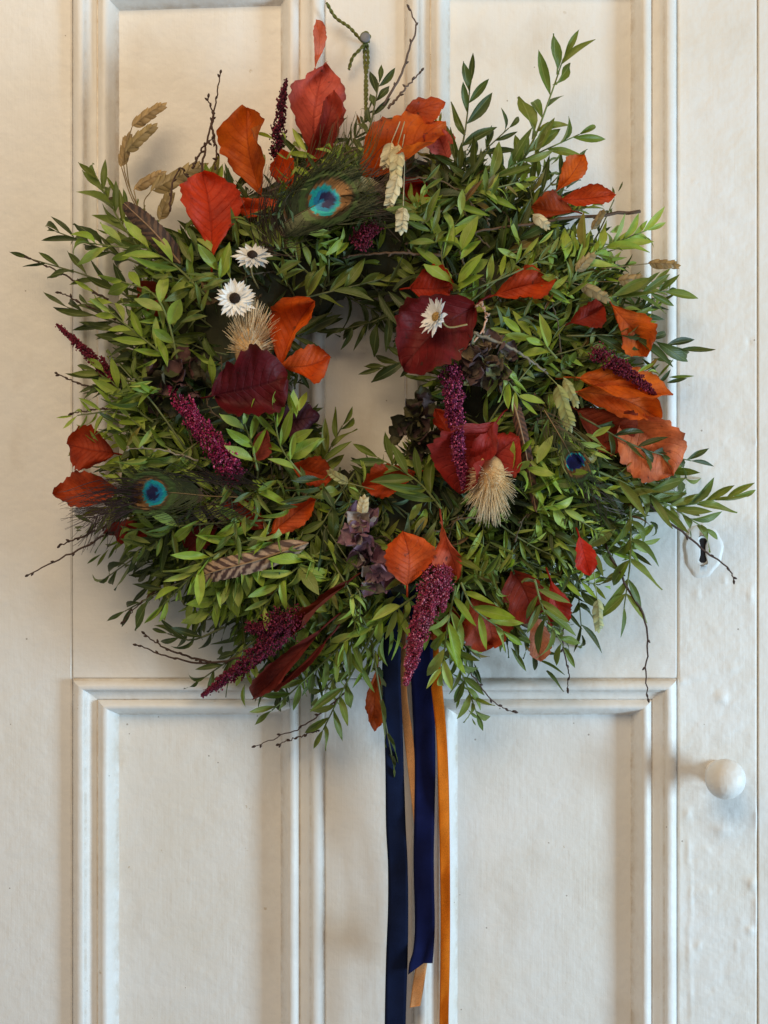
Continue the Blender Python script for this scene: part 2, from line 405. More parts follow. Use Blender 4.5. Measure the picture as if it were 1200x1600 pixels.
# ------------------------------------------------------------------ ribbons
def ribbon_mat(name, col, rough, sheen, weave):
    t = NT(name); p = t.pos()
    w = t.noise(t.mapping(p, weave), 1.0, 2, 0.5)
    rc = t.mix(t.ramp(w, .3, .7), tuple(c*.75 for c in col), tuple(c*1.25 for c in col))
    ed = t.ramp(t.math('ABSOLUTE', t.n('ShaderNodeSeparateXYZ', {0: t.attr('uvp').outputs['Vector']}).outputs[1]), .84, .90)
    rc = t.mix(t.math('MULTIPLY', t.ramp(t.noise(p, 60.0, 3), .4, .7), .35), rc, tuple(c*1.7+.004 for c in col))
    t.set(t.b.inputs['Base Color'], t.mix(t.math('MULTIPLY', ed, .5), rc, tuple(c*.55 for c in col)))
    t.b.inputs['Roughness'].default_value = rough
    t.b.inputs['Sheen Weight'].default_value = sheen; t.b.inputs['Sheen Roughness'].default_value = 0.3
    t.set(t.b.inputs['Sheen Tint'], tuple(min(1, c*3+.02) for c in col))
    t.b.inputs['Specular IOR Level'].default_value = 0.15
    t.set(t.b.inputs['Normal'], t.bump(w, 0.25, 0.0003)); return t.m
def ribbon(name, rows, mat, label, n=150, thick=0.0007, wav=0.002, seed=1, cut=0):
    """rows: (y, x_left, x_right, height, twist height difference right minus left) down the ribbon"""
    rr = np.array(rows, float); sp = spline([tuple(r) for r in rr], n)
    mb = MB(); m = 7; v = []
    for layer in (0, 1):
        for i in range(n):
            y, a, b, h, tw_ = sp[i]
            for k in range(m):
                u = k/(m-1); f_end = max(0, (i-(n-8))/7)
                hh = h+tw_*1.6*(u-.5)+wav*1.5*math.sin(y*.018+seed)+0.0012*math.sin(u*3.1)*math.sin(y*.03+seed*2)+.0006*math.sin(y*.11+seed*3+u*2)*math.sin(y*.013)
                v.append(P(a+(b-a)*u, y+cut*(u-.5)*f_end, hh-layer*thick))
    f = []
    for i in range(n-1):
        for k in range(m-1):
            q = i*m+k; f.append((q, q+m, q+m+1, q+1)); w = n*m+q; f.append((w, w+1, w+m+1, w+m))
        f.append((i*m, n*m+i*m, n*m+(i+1)*m, (i+1)*m)); f.append((i*m+m-1, (i+1)*m+m-1, n*m+(i+1)*m+m-1, n*m+i*m+m-1))
    for i in (0, n-1):
        for k in range(m-1):
            q = i*m+k; f.append((q, q+1, n*m+q+1, n*m+q))
    mb.add(v, f, (1, 1, 1), [((k % (n*m))//m/n, 2*(k % m)/(m-1)-1, 0) for k in range(2*n*m)])
    o = mk(name, mb, mat, None); tag(o, label, 'ribbon', 'ribbons hanging from the wreath'); return o
r_satin = ribbon_mat('deep navy ribbon', sr(9, 20, 48), 0.85, 0.12, (900, 900, 1800))
r_velv = ribbon_mat('navy velvet', sr(8, 15, 56), 0.9, 0.2, (1400, 1400, 1400))
r_orange = ribbon_mat('ochre velvet', sr(196, 104, 16), 0.8, 0.35, (1400, 1400, 1400))
r_tan = ribbon_mat('tan velvet', sr(212, 156, 106), 0.8, 0.3, (1400, 1400, 1400))
ribbon('ribbon', [(890, 610, 636, .062, 0), (930, 605, 631, .060, 0), (1000, 599, 627, .052, .002), (1060, 597, 626, .046, .003), (1130, 600, 629, .041, .0), (1200, 602, 631, .037, -.003), (1290, 603, 634, .034, 0), (1350, 606, 637, .032, .003), (1420, 606, 638, .031, .002), (1500, 603, 637, .031, 0), (1600, 601, 634, .031, 0), (1700, 601, 633, .032, .002), (1790, 604, 636, .032, .002)],
       r_satin, 'leftmost of the hanging ribbons, broad and deep navy', seed=1, cut=12)
ribbon('ribbon', [(890, 640, 672, .058, 0), (960, 640, 675, .054, .003), (1040, 641, 677, .048, .004), (1100, 644, 679, .043, .002), (1150, 646, 680, .040, 0), (1200, 648, 680.5, .037, -.002), (1280, 647, 679, .036, 0), (1350, 646, 678, .035, .003), (1440, 648, 679.5, .035, .002), (1480, 646, 678, .035, -.004), (1500, 641, 676.5, .034, -.008), (1509, 637.5, 676, .034, -.010)],
       r_velv, 'broad navy velvet ribbon cut off at a slant, shorter than its neighbours', seed=2.5, cut=-28)
ribbon('ribbon', [(900, 668, 684, .055, 0), (1000, 668, 685, .052, .002), (1060, 672, 690, .049, .003), (1150, 681.5, 698, .044, 0), (1250, 685, 702, .040, -.002), (1400, 688, 703.5, .037, .002), (1500, 688, 703, .036, 0), (1600, 686.5, 701, .036, .002), (1680, 688, 704, .036, 0), (1750, 690, 706, .037, 0)],
       r_orange, 'narrow burnt orange velvet ribbon hanging furthest right', seed=.5, cut=8, wav=.0012)
ribbon('ribbon', [(900, 622, 634, .050, 0), (980, 625, 634, .046, .004), (1080, 625.5, 636, .040, .004), (1140, 630, 644, .034, .003), (1200, 637, 652, .030, 0), (1300, 648, 664, .026, -.002), (1400, 656, 672, .024, 0), (1480, 654, 670, .024, 0), (1530, 646, 664, .024, .002), (1573, 640, 657, .024, .002)],
       r_tan, 'narrow tan velvet ribbon between the navy ribbons', seed=4, cut=-3, wav=.001)

# ------------------------------------------------------------------ the wreath
wreath = empty('wreath', P(590, 1050, .0))
tag(wreath, 'autumn wreath of green sprigs, orange leaves, feathers and dried flowers on a door', 'wreath')
RC = (572, 604)
mb = MB(); n, m = 96, 20; v = []; col = []
for i in range(n):
    a = 2*PI*i/n
    for k in range(m):
        b = 2*PI*k/m
        w = 105*(1+.10*math.sin(5*a+k)+rnd.uniform(-.06, .06))
        r = 246+w*math.cos(b); h = .034+.029*math.sin(b)*(1+rnd.uniform(-.1, .1))
        v.append(P(RC[0]+r*math.cos(a), RC[1]-r*1.03*math.sin(a), max(h, .004)))
        g = rnd.uniform(.5, 1.2); col.append((.035*g, .036*g, .014*g))
mb.add(v, [(i*m+k, ((i+1) % n)*m+k, ((i+1) % n)*m+(k+1) % m, i*m+(k+1) % m) for i in range(n) for k in range(m)], col)
mk('wreath_base', mb, m_base, wreath)

KEEP = []    # (px, py, radius px, height): loose foliage stays below this height here
def keep(x, y, r, h): KEEP.append((x, y, r, h))

# --- small green leaves
NS = 6
def unit_leaf(curl, fold, wav, rw=1.0):
    """leaf 1 long, 1 wide: columns = along, across, normal; returns verts, faces, uv"""
    v = []; u = []
    for i in range(NS+1):
        t = i/NS
        a = curl*t if abs(curl) > 1e-3 else 1e-3*t
        cl = curl if abs(curl) > 1e-3 else 1e-3
        x = math.sin(a)/cl; z = -(1-math.cos(a))/cl
        w = 0.5*(math.sin(PI*min(1, t**0.92*0.985+0.008)))**0.95
        for s in (-1, 0, 1):
            v.append((x, s*w, z+fold*abs(s)*w*.3+wav*math.sin(5*t+s)*.02*abs(s))); u.append((t, s, 0))
    f = []
    for i in range(NS):
        for k in (0, 1): q = i*3+k; f.append((q, q+3, q+4, q+1))
    return np.array(v), f, np.array(u)
LEAFV = [unit_leaf(c, fo, w) for c, fo, w in ((.2, .3, 1), (.6, .9, 2), (-.3, .4, 4), (.9, .25, 2), (.05, .8, 1), (-.8, .5, 2), (.4, .15, 6), (1.5, .9, 3))]
def leaf_frame(d, nref, roll):
    d = nrm(d); n = nref-d*np.dot(nref, d); n = nrm(n); n = rot(n, d, roll)
    return d, np.cross(n, d), n
FRONT = np.array([0, -1.0, 0])
LIME = [sr(150, 170, 62), sr(160, 178, 76), sr(138, 160, 56), sr(168, 182, 90)]
MID = [sr(108, 122, 48), sr(118, 130, 56), sr(98, 116, 52), sr(124, 132, 60)]
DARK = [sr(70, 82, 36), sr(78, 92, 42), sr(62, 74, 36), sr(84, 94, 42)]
BLUE = [sr(100, 122, 92), sr(86, 106, 80)]
OLD = [sr(134, 110, 52), sr(120, 84, 46), sr(150, 138, 70)]
LIME, MID, DARK, BLUE = [[tuple(min(1, q*1.12) for q in c) for c in p] for p in (LIME, MID, DARK, BLUE)]
PAL = {'l': LIME, 'm': MID, 'd': DARK, 'b': BLUE}
def sprig_nodes(pts, nl, L, asp, spread, r, opp=False, dens=0.12, hangs=0):
    """yields (base point, direction, normal, length, width) of each leaf on the stem polyline"""
    n = len(pts); tg = np.gradient(pts, axis=0)
    out = []
    for k in range(nl):
        t = dens+(1-dens)*(k+.5)/nl; pr = 0
        i = min(n-1, int(t*(n-1))); p = pts[i]; T = nrm(tg[i])
        side = nrm(np.cross(T, FRONT))
        if opp: s = 1 if k % 2 else -1; i2 = min(n-1, int((dens+(1-dens)*((k//2)*2+.8)/nl)*(n-1))); p = pts[i2]; T = nrm(tg[i2])
        else: s = 1 if k % 2 else -1
        ang = spread*(1-.35*t)*r.uniform(.7, 1.3)
        d = T*math.cos(ang)+side*s*math.sin(ang)
        d = nrm(d+FRONT*r.gauss(.12, .28)+np.array([0, 0, -hangs]))
        l = L*(1.08-.38*abs(t-.45)*1.4)*r.uniform(.78, 1.15)
        out.append((p, d, l, l*asp*r.uniform(.85, 1.15)))
    T = nrm(tg[-1]); out.append((pts[-1], nrm(T+FRONT*r.gauss(0, .2)), L*.72, L*.72*asp*.9))
    return out
leaf_meshes = []
for (v, f, u) in LEAFV:
    me = bpy.data.meshes.new('leaf'); me.from_pydata(v.tolist(), [], f)
    a = me.attributes.new('uvp', 'FLOAT_VECTOR', 'POINT'); a.data.foreach_set('vector', u.astype(np.float32).ravel())
    me.polygons.foreach_set('use_smooth', [True]*len(f)); me.materials.append(m_leaf); leaf_meshes.append(me)
nleaf = 0
fm = MB()
def hero_sprig(poly, nl, L, pal='m', asp=.32, spread=.85, opp=False, roll=.35, seed=0, hangs=0, dens=.12, stemc=None):
    """poly: (px, py, h); a sprig whose leaves are objects of their own"""
    global nleaf
    r = random.Random(seed*7+int(poly[0][0])*3+int(poly[0][1]))
    pts = spline([P(*q) for q in poly], 22); Lm = L*S*1.26; asp *= .67; spread *= .88; solid = pal == 'd' or nleaf > 300; nl = int(nl*1.15)+1
    mb = MB(); mb.tube(pts, np.linspace(.0011, .00055, 22), 5, stemc or ((.16, .20, .06) if pal in 'lm' else (.085, .085, .04)))
    if solid: fm.tube(pts[::3], np.linspace(.0010, .0005, len(pts[::3])), 4, (.10, .10, .045))
    else: sp = mk('sprig', mb, m_twig, wreath); base = WLOC[sp.name]
    for (p, d, l, w) in sprig_nodes(pts, nl, Lm, asp, spread, r, opp, dens, hangs):
        dd, ss, nn = leaf_frame(d, FRONT+np.array([.25, 0, .1]), r.gauss(0, roll))
        c = r.choice(PAL[pal]); g = r.uniform(.8, 1.15)
        if solid:
            v, f, u = r.choice(LEAFV); fm.add(p+v[:, :1]*l*dd+v[:, 1:2]*w*ss+v[:, 2:3]*l*nn, f, np.array(c)*g, u); continue
        o = bpy.data.objects.new('leaf', r.choice(leaf_meshes)); link(o); o.parent = sp
        q = p-base
        o.matrix_local = Matrix([[dd[i]*l, ss[i]*w, nn[i]*l, q[i]] for i in range(3)]+[[0, 0, 0, 1]])
        o.color = (c[0]*g, c[1]*g, c[2]*g, 1); nleaf += 1
    for q in (poly[len(poly)//2], poly[-1]): keep(q[0], q[1], 22, q[2]-.004)
H = hero_sprig
# left
H([(235, 410, .05), (190, 350, .045), (150, 275, .04)], 11, 46, 'm', .30, .75)
H([(225, 415, .05), (150, 385, .04), (88, 362, .035)], 8, 46, 'd', .26, .6)
H([(330, 470, .085), (250, 400, .08), (140, 380, .07)], 8, 52, 'l', .32, .85)
H([(278, 565, .088), (262, 500, .092), (238, 458, .09), (190, 440, .082)], 6, 42, 'l', .52, 1.0, seed=2)
H([(268, 566, .086), (225, 530, .085), (172, 488, .078)], 6, 42, 'l', .36, .8, seed=3)
H([(235, 490, .05), (160, 440, .04), (50, 405, .03)], 7, 44, 'd', .26, .6)
H([(350, 470, .08), (340, 420, .085), (335, 385, .085)], 5, 40, 'l', .40, .8)
H([(230, 520, .045), (170, 500, .035), (105, 480, .03)], 6, 50, 'd', .26, .5)
H([(240, 660, .075), (215, 640, .075), (165, 585, .065)], 6, 48, 'l', .36, .7)
H([(402, 735, .088), (392, 690, .094), (375, 645, .092)], 6, 42, 'l', .34, .95, seed=5)
H([(475, 748, .088), (440, 700, .094), (428, 650, .092)], 6, 44, 'l', .30, .8, seed=2)
H([(330, 720, .08), (262, 700, .083), (205, 655, .075)], 6, 36, 'l', .36, .8)
H([(420, 832, .088), (330, 870, .09), (300, 900, .086), (255, 945, .07)], 9, 50, 'l', .30, .75, opp=True, seed=4)
H([(425, 812, .086), (330, 818, .09), (205, 828, .07)], 9, 40, 'l', .42, .95)
H([(300, 800, .07), (240, 850, .06), (170, 900, .045)], 7, 48, 'd', .30, .6)
H([(330, 890, .06), (260, 920, .05), (195, 955, .035)], 6, 44, 'd', .28, .7)
# bottom
H([(560, 985, .075), (500, 1040, .065), (425, 1110, .05)], 10, 42, 'm', .32, .9)
H([(585, 985, .07), (540, 1070, .055), (505, 1140, .04)], 9, 44, 'm', .32, .85)
H([(505, 860, .088), (450, 900, .09), (405, 960, .08)], 7, 44, 'l', .34, .85, seed=3)
H([(650, 930, .086), (600, 965, .086), (530, 1005, .075)], 7, 40, 'l', .38, .9, hangs=.5)
H([(350, 980, .06), (300, 1000, .05), (262, 990, .045)], 5, 38, 'd', .3, .8)
H([(400, 1000, .05), (360, 1030, .045), (310, 1065, .03)], 5, 38, 'd', .3, .7)
H([(712, 915, .088), (700, 975, .088), (690, 1050, .075)], 8, 48, 'l', .34, .75, seed=6)
H([(720, 910, .09), (740, 950, .09), (785, 985, .08)], 5, 52, 'l', .34, .9)
H([(700, 1000, .06), (725, 1060, .05), (745, 1115, .035)], 9, 40, 'm', .36, .8)
H([(835, 905, .085), (850, 955, .08), (880, 1010, .065)], 8, 48, 'm', .32, .85)
H([(580, 1000, .06), (595, 1090, .05), (612, 1180, .045)], 2, 60, 'd', .14, .3)
# right
H([(985, 790, .06), (985, 870, .05), (975, 950, .04)], 8, 50, 'm', .34, 1.05, opp=True)
H([(960, 765, .07), (1050, 790, .055), (1145, 775, .045)], 9, 50, 'm', .30, .6)
H([(930, 735, .075), (1020, 775, .06), (1100, 825, .045)], 10, 50, 'm', .32, .8)
H([(905, 650, .075), (1000, 700, .07), (1080, 720, .05)], 9, 46, 'd', .30, .8)
H([(885, 525, .08), (980, 525, .07), (1066, 545, .05)], 8, 56, 'd', .34, .6)
H([(900, 475, .075), (980, 460, .06), (1045, 455, .045)], 8, 46, 'm', .34, .6)
H([(880, 425, .08), (950, 385, .07), (1010, 360, .055)], 11, 44, 'l', .32, .7)
H([(790, 300, .065), (835, 215, .06), (860, 150, .055), (880, 92, .05)], 8, 54, 'm', .34, .8, seed=8)
H([(700, 310, .06), (725, 215, .055), (735, 130, .05)], 7, 50, 'd', .34, .85, seed=3)
H([(655, 335, .07), (720, 270, .06), (795, 200, .05)], 9, 46, 'd', .32, .75)
H([(690, 330, .07), (800, 260, .065), (905, 210, .05)], 8, 50, 'm', .32, .7)
H([(560, 265, .06), (580, 190, .05), (592, 130, .04)], 8, 38, 'd', .36, .7)
H([(870, 560, .092), (840, 530, .094), (800, 520, .092)], 7, 38, 'l', .36, .9)
H([(775, 560, .092), (790, 590, .094), (815, 625, .09)], 7, 36, 'l', .42, .9)
# around the hole
H([(690, 795, .088), (650, 750, .088), (590, 715, .08)], 7, 52, 'm', .36, .8)
H([(650, 470, .05), (590, 500, .045), (535, 515, .04)], 8, 44, 'd', .30, 1.1, hangs=.7)
H([(672, 560, .05), (630, 565, .045), (598, 575, .04)], 5, 44, 'd', .30, .6)
H([(475, 780, .08), (500, 730, .07), (535, 665, .055)], 8, 42, 'm', .32, .75)
H([(455, 470, .08), (540, 450, .078), (600, 435, .07)], 8, 42, 'm', .36, .8)
H([(700, 440, .085), (690, 390, .085), (715, 345, .075)], 5, 44, 'l', .32, .6)

# --- autumn leaves
def beech(base, tip, width, col, fold=.3, curl=.3, roll=0.0, cup=.1, wave=.05, seed=0, hk=None, label=None, name='beech_leaf', skew=0.0, shp=None):
    r = random.Random(seed*13+int(base[0])*7+int(tip[1])*3)
    b, t_ = P(*base), P(*tip); d = t_-b; L = np.linalg.norm(d)*1.06; width *= 1.13; Wd = width*S
    d, s, n = leaf_frame(d, FRONT, roll+r.uniform(-.12, .12)); fold = fold*1.1+.03; wave *= 1.7; cup *= 1.6; curl *= 1.5
    nu, nv = 30, 16; v = []; u = []; ph = [r.uniform(0, 6) for _ in range(8)]
    mb = MB(); cl = curl if abs(curl) > 1e-3 else 1e-3
    wp = r.uniform(.40, .58); pw = math.log(.5)/math.log(wp); sh = r.uniform(.82, 1.08)
    if shp: sh = shp; wp = .5; pw = 1.0
    half = (r.uniform(.82, 1.08), r.uniform(.82, 1.08)); fo = (fold*r.uniform(.3, 1.7), fold*r.uniform(.3, 1.7))
    notch = [(r.uniform(.25, .95), r.choice((-1, 1)), r.uniform(.05, .24), r.uniform(.015, .05)) for _ in range(r.randint(1, 3))]
    lip = [(r.uniform(.2, .9), r.choice((-1, 1)), r.uniform(-.85, .85), r.uniform(.10, .24)) for _ in range(3)]
    bend = r.uniform(-.12, .12)+skew
    for i in range(nu+1):
        t = i/nu; a = cl*(t-.0); x = L*math.sin(a)/cl; z = -L*(1-math.cos(a))/cl*0.8+L*.5*t*math.sin(cl/2)
        hw = .5*Wd*max(0.012, math.sin(PI*min(1, (t**pw)*.99+.004)))**sh
        for k in range(nv+1):
            q = 2*k/nv-1; av = abs(q); sgn = 1 if q >= 0 else -1; hi_ = 0 if q >= 0 else 1
            ser = 1+(.045*math.sin(t*9*2*PI+ph[0])+.03*math.sin(t*31+ph[1])+.05*math.sin(t*6+ph[5]+sgn))*(av**4)
            for (nt_, ns_, nd, nw) in notch:
                if ns_ == sgn: ser -= nd*math.exp(-((t-nt_)/nw)**2)*av**3
            w = q*hw*ser*half[hi_]
            f_ = fo[hi_]
            lx = w*math.cos(f_*.9); lz = abs(w)*math.sin(f_*.9)
            lz += cup*abs(w)*av*1.5*(1+.8*math.sin(ph[3]+2*sgn))
            lz += 1.25*wave*Wd*av*math.sin(7*t+ph[4]+sgn*1.3)+.6*wave*Wd*av*av*math.sin(17*t+ph[1]*2+sgn)
            lz += .055*Wd*math.sin(3.1*t*L/Wd+2.3*q+ph[6])+.03*Wd*math.sin(5*t*L/Wd-3.7*q+ph[7])
            for (nt_, ns_, nd, nw) in lip:
                if ns_ == sgn: e = nd*math.exp(-((t-nt_)/nw)**2)*max(0, av-.45)**1.6*1.8; lz += e*Wd*.55; lx -= sgn*abs(e)*Wd*.22
            tv = t-.13*av
            lz += .014*Wd*math.sin(2*PI*9*tv)*min(1, av*3)*(1-av*.3)
            xx = x+.10*L*av*av*math.sin(PI*t)
            v.append(b+d*xx+s*(lx+bend*L*math.sin(PI*t)*.8)+n*(z+lz)); u.append((t, q, 0))
    W = nv+1
    mb.add(v, [(i*W+k, (i+1)*W+k, (i+1)*W+k+1, i*W+k+1) for i in range(nu) for k in range(nv)], col, u)
    pet = [b+d*.02*L, b-d*.12*L-n*.03*L, b-d*.22*L-n*.10*L]
    mb.tube(spline(pet, 6), .0008, 4, col)
    o = mk(name, mb, m_beech, wreath, label=label, color=(col[0]*1.04, col[1]*1.12, col[2]*.55) if col[2] < .05*col[0] else (col[0], col[1], col[2]*1.05))
    mx, my = (base[0]+tip[0])/2, (base[1]+tip[1])/2; hh = (base[2]+tip[2])/2 if hk is None else hk
    Lp = math.hypot(base[0]-tip[0], base[1]-tip[1])
    for f_ in (.2, .5, .8):
        keep(base[0]+(tip[0]-base[0])*f_, base[1]+(tip[1]-base[1])*f_, width*.30, hh-.006)
    return o
_ = 0
OR, RO, RE, CO, BU, DR, RU, SA = sr(206, 92, 30), sr(200, 70, 30), sr(186, 48, 28), sr(206, 94, 78), sr(104, 24, 28), sr(140, 36, 28), sr(170, 66, 28), sr(216, 118, 90)
B = beech
B((408, 305, .060), (382, 168, .062), 88, sr(196, 88, 30), .35, .3, roll=-.2, seed=1, label='rust orange leaf rising beside the plum flower spike')
B((492, 245, .045), (508, 104, .050), 82, CO, .25, .15, roll=.15, seed=2, label='coral pink leaf standing at the top of the wreath')
B((478, 262, .058), (520, 145, .060), 52, sr(160, 58, 40), .55, .2, roll=.3, seed=3)
B((492, 108, .040), (494, 30, .038), 22, SA, .15, .3, wave=.12, seed=4, label='small narrow salmon leaf at the very top')
B((330, 402, .084), (318, 268, .088), 98, sr(206, 58, 32), .34, .35, roll=.2, seed=57, label='bright red leaf folded along its rib, upper left')
B((455, 322, .066), (368, 320, .066), 40, RO, .4, .3, seed=6)
B((455, 300, .064), (440, 235, .068), 40, RO, .5, .2, seed=16)
B((560, 280, .064), (692, 192, .062), 96, sr(208, 90, 28), .28, .25, roll=-.25, seed=7, label='large orange leaf above the cream grass heads')
B((610, 205, .05), (692, 162, .052), 44, sr(190, 74, 38), .5, .1, roll=.3, seed=8)
B((700, 250, .055), (678, 190, .058), 46, CO, .35, .4, seed=9)
B((610, 330, .06), (665, 285, .062), 70, RE, .3, .3, seed=10)
B((868, 300, .06), (911, 243, .062), 38, OR, .3, .2, seed=11)
B((876, 312, .07), (960, 303, .072), 34, sr(190, 62, 26), .4, .25, seed=12, label='rust leaf pointing right at the upper right edge')
B((895, 330, .066), (828, 322, .068), 52, RU, .5, .5, seed=13)
B((640, 450, .078), (708, 446, .08), 60, RE, .25, .3, seed=14)
B((770, 462, .078), (866, 436, .082), 58, sr(200, 66, 32), .25, .25, seed=15)
B((742, 478, .092), (632, 572, .096), 106, sr(122, 30, 30), .22, .3, roll=.15, seed=16, shp=.66, label='large burgundy leaf behind a white strawflower')
B((438, 575, .086), (486, 470, .09), 72, sr(214, 84, 24), .5, .3, roll=-.35, seed=17, label='orange leaf standing beside the straw tuft')
B((435, 572, .088), (514, 558, .09), 62, sr(212, 80, 26), .4, .3, roll=.2, seed=18)
B((334, 618, .094), (446, 590, .10), 108, sr(104, 20, 26), .16, .3, roll=.12, seed=19, shp=.62, label='broad burgundy leaf left of the opening')
B((430, 655, .07), (498, 650, .07), 60, sr(78, 28, 40), .3, .3, seed=20)
B((890, 505, .074), (945, 478, .076), 48, DR, .3, .4, seed=21)
B((955, 475, .07), (1010, 560, .066), 62, sr(214, 94, 40), .6, .4, roll=.3, seed=22)
B((905, 590, .078), (1048, 612, .074), 62, sr(226, 106, 34), .45, .2, roll=-.3, seed=23, label='folded orange leaf under the plum spike at right')
B((900, 612, .070), (1030, 652, .070), 62, sr(214, 92, 36), .4, .25, seed=24)
B((900, 640, .060), (985, 690, .060), 84, sr(146, 60, 36), .25, .25, seed=25)
B((972, 650, .062), (1050, 742, .058), 100, sr(226, 122, 74), .3, .3, roll=.1, seed=26, label='salmon orange leaf on the right edge')
B((775, 660, .092), (712, 765, .094), 96, sr(160, 44, 36), .28, .35, roll=.3, seed=27)
B((716, 735, .088), (808, 682, .094), 86, sr(176, 52, 42), .35, .3, roll=-.2, seed=28, label='red leaf behind the hanging magenta spike')
B((705, 700, .084), (680, 640, .086), 46, sr(180, 54, 34), .5, .3, seed=29)
B((178, 708, .05), (108, 695, .046), 66, sr(164, 54, 30), .3, .2, seed=30)
B((190, 768, .056), (86, 772, .048), 72, sr(172, 64, 32), .3, .2, roll=.15, seed=31, label='rust leaf at the left edge behind the peacock feather')
B((260, 832, .055), (165, 835, .045), 40, sr(150, 36, 26), .4, .2, seed=32)
B((650, 738, .078), (566, 756, .08), 52, sr(204, 72, 34), .3, .35, seed=33)
B((455, 725, .078), (520, 745, .078), 46, RO, .3, .3, seed=34)
B((400, 720, .08), (415, 672, .085), 34, CO, .3, .3, seed=35)
B((425, 832, .086), (492, 782, .086), 46, sr(204, 76, 34), .35, .3, seed=36)
B((415, 822, .08), (335, 798, .082), 36, sr(184, 54, 30), .4, .3, seed=37)
B((636, 915, .104), (630, 834, .108), 66, sr(228, 92, 46), .12, .25, roll=.1, cup=.05, wave=.02, seed=38, label='bright orange serrated leaf above the ribbons')
B((690, 815, .085), (714, 918, .088), 44, sr(212, 96, 62), .5, .6, roll=.4, wave=.16, seed=39)
B((545, 908, .094), (455, 990, .086), 36, sr(122, 48, 30), .9, .2, roll=.4, seed=40)
B((500, 985, .088), (396, 1090, .062), 40, sr(120, 44, 36), .9, .2, roll=.3, seed=41, label='rolled dark red leaf hanging at lower left')
B((510, 1000, .084), (425, 1075, .062), 34, sr(106, 36, 32), .8, .3, roll=-.3, seed=42)
B((740, 930, .066), (770, 1010, .055), 76, sr(184, 74, 44), .3, .3, seed=43)
B((800, 890, .066), (830, 975, .055), 70, sr(168, 60, 40), .3, .3, seed=44)
B((860, 905, .07), (884, 975, .062), 44, sr(172, 40, 30), .4, .3, seed=45)
B((905, 838, .08), (922, 898, .082), 32, sr(200, 40, 24), .4, .3, seed=46)
B((838, 960, .05), (846, 1035, .045), 40, sr(206, 128, 96), .3, .4, seed=47)
B((590, 1040, .035), (585, 1140, .03), 36, sr(170, 72, 38), .3, .2, seed=48)
B((690, 930, .06), (705, 1000, .05), 60, sr(176, 66, 40), .3, .3, seed=49)
B((215, 440, .055), (265, 500, .055), 50, sr(140, 48, 30), .3, .3, seed=50)
B((345, 815, .07), (290, 860, .066), 40, sr(130, 34, 30), .3, .3, seed=51)

# --- amaranth spikes
OCT = np.array([(1, 0, 0), (-1, 0, 0), (0, 1, 0), (0, -1, 0), (0, 0, 1), (0, 0, -1)], float)
OCF = [(0, 2, 4), (2, 1, 4), (1, 3, 4), (3, 0, 4), (2, 0, 5), (1, 2, 5), (3, 1, 5), (0, 3, 5)]
def amaranth(poly, wid, col, hi, n=700, seed=0, label=None, lobes=0, gr=1.35):
    r = random.Random(seed+90); pts = spline([P(*q) for q in poly], 40); L = np.linalg.norm(pts[-1]-pts[0])
    tg = np.gradient(pts, axis=0); mb = MB()
    mb.tube(pts, np.linspace(.0016, .0006, 40), 5, np.array(col)*.6)
    offs = [(r.uniform(.02, .8), r.uniform(0, 2*PI), r.uniform(.6, 1.15)) for _ in range(16)]
    wid *= .88
    for k in range(int(n*2.3)):
        t = r.random()**.9; i = min(39, int(t*39)); T = nrm(tg[i])
        a = nrm(np.cross(T, [.1, -1, .2])); b = np.cross(T, a); q = r.uniform(0, 2*PI)
        prof = (min(1, t/.12+.45))*(1-t)**.62*(1+.20*math.sin(t*34+seed+2*math.sin(q))+.16*math.sin(t*57+3*q))+.07+(.35*r.random() if r.random() < .06 else 0)
        R_ = wid*.5*S*prof*math.sqrt(r.uniform(.25, 1.0))*1.02
        c = pts[i]+(a*math.cos(q)+b*math.sin(q))*R_+T*r.uniform(-.002, .002)
        if offs and r.random() < .34:
            t_, q_, l_ = r.choice(offs); i = int(t_*39); T = nrm(tg[i]); a = nrm(np.cross(T, [.1, -1, .2])); b = np.cross(T, a); vv = r.random()
            o_ = a*math.cos(q_)+b*math.sin(q_); rad_ = wid*.5*S
            c = pts[i]+o_*rad_*(.35+.95*vv*l_)*(1-t_)**.5+T*rad_*1.3*vv*l_+np.array([r.gauss(0, 1) for _ in range(3)])*rad_*.15*(1.1-vv)
        s = gr*S*r.uniform(.65, 1.35); g = r.uniform(.55, 1.3)
        cc = np.array(hi if r.random() < .22 else col)*g
        M_ = Matrix.Rotation(r.uniform(0, 6), 3, 'X') @ Matrix.Rotation(r.uniform(0, 6), 3, 'Z')
        mb.add((OCT*np.array([s, s, s*1.5])) @ np.array(M_).T+c, OCF, cc)
    for q in poly: keep(q[0], q[1], wid*.8, q[2]-.008)
    mid = ((poly[0][0]+poly[-1][0])/2, (poly[0][1]+poly[-1][1])/2); keep(*mid, wid, poly[0][2]-.008)
    return mk('amaranth_spike', mb, m_ama, wreath, label=label)
PL, PLH, MG, MGH = sr(112, 22, 48), sr(150, 48, 74), sr(158, 30, 84), sr(208, 100, 138)
amaranth([(431, 245, .06), (438, 180, .062), (447, 124, .060)], 24, sr(84, 26, 46), PLH, 600, 1, 'upright plum flower spike at the top')
amaranth([(182, 596, .062), (140, 555, .055), (89, 507, .046)], 24, PL, PLH, 600, 2, 'plum flower spike poking out at the left edge')
amaranth([(368, 738, .094), (315, 672, .096), (263, 602, .09)], 44, MG, MGH, 1200, 3, 'magenta flower spike below the left hydrangea')
amaranth([(704, 570, .10), (712, 660, .106), (724, 766, .104)], 36, sr(124, 28, 74), MGH, 1300, 4, 'magenta flower spike hanging over the red leaf')
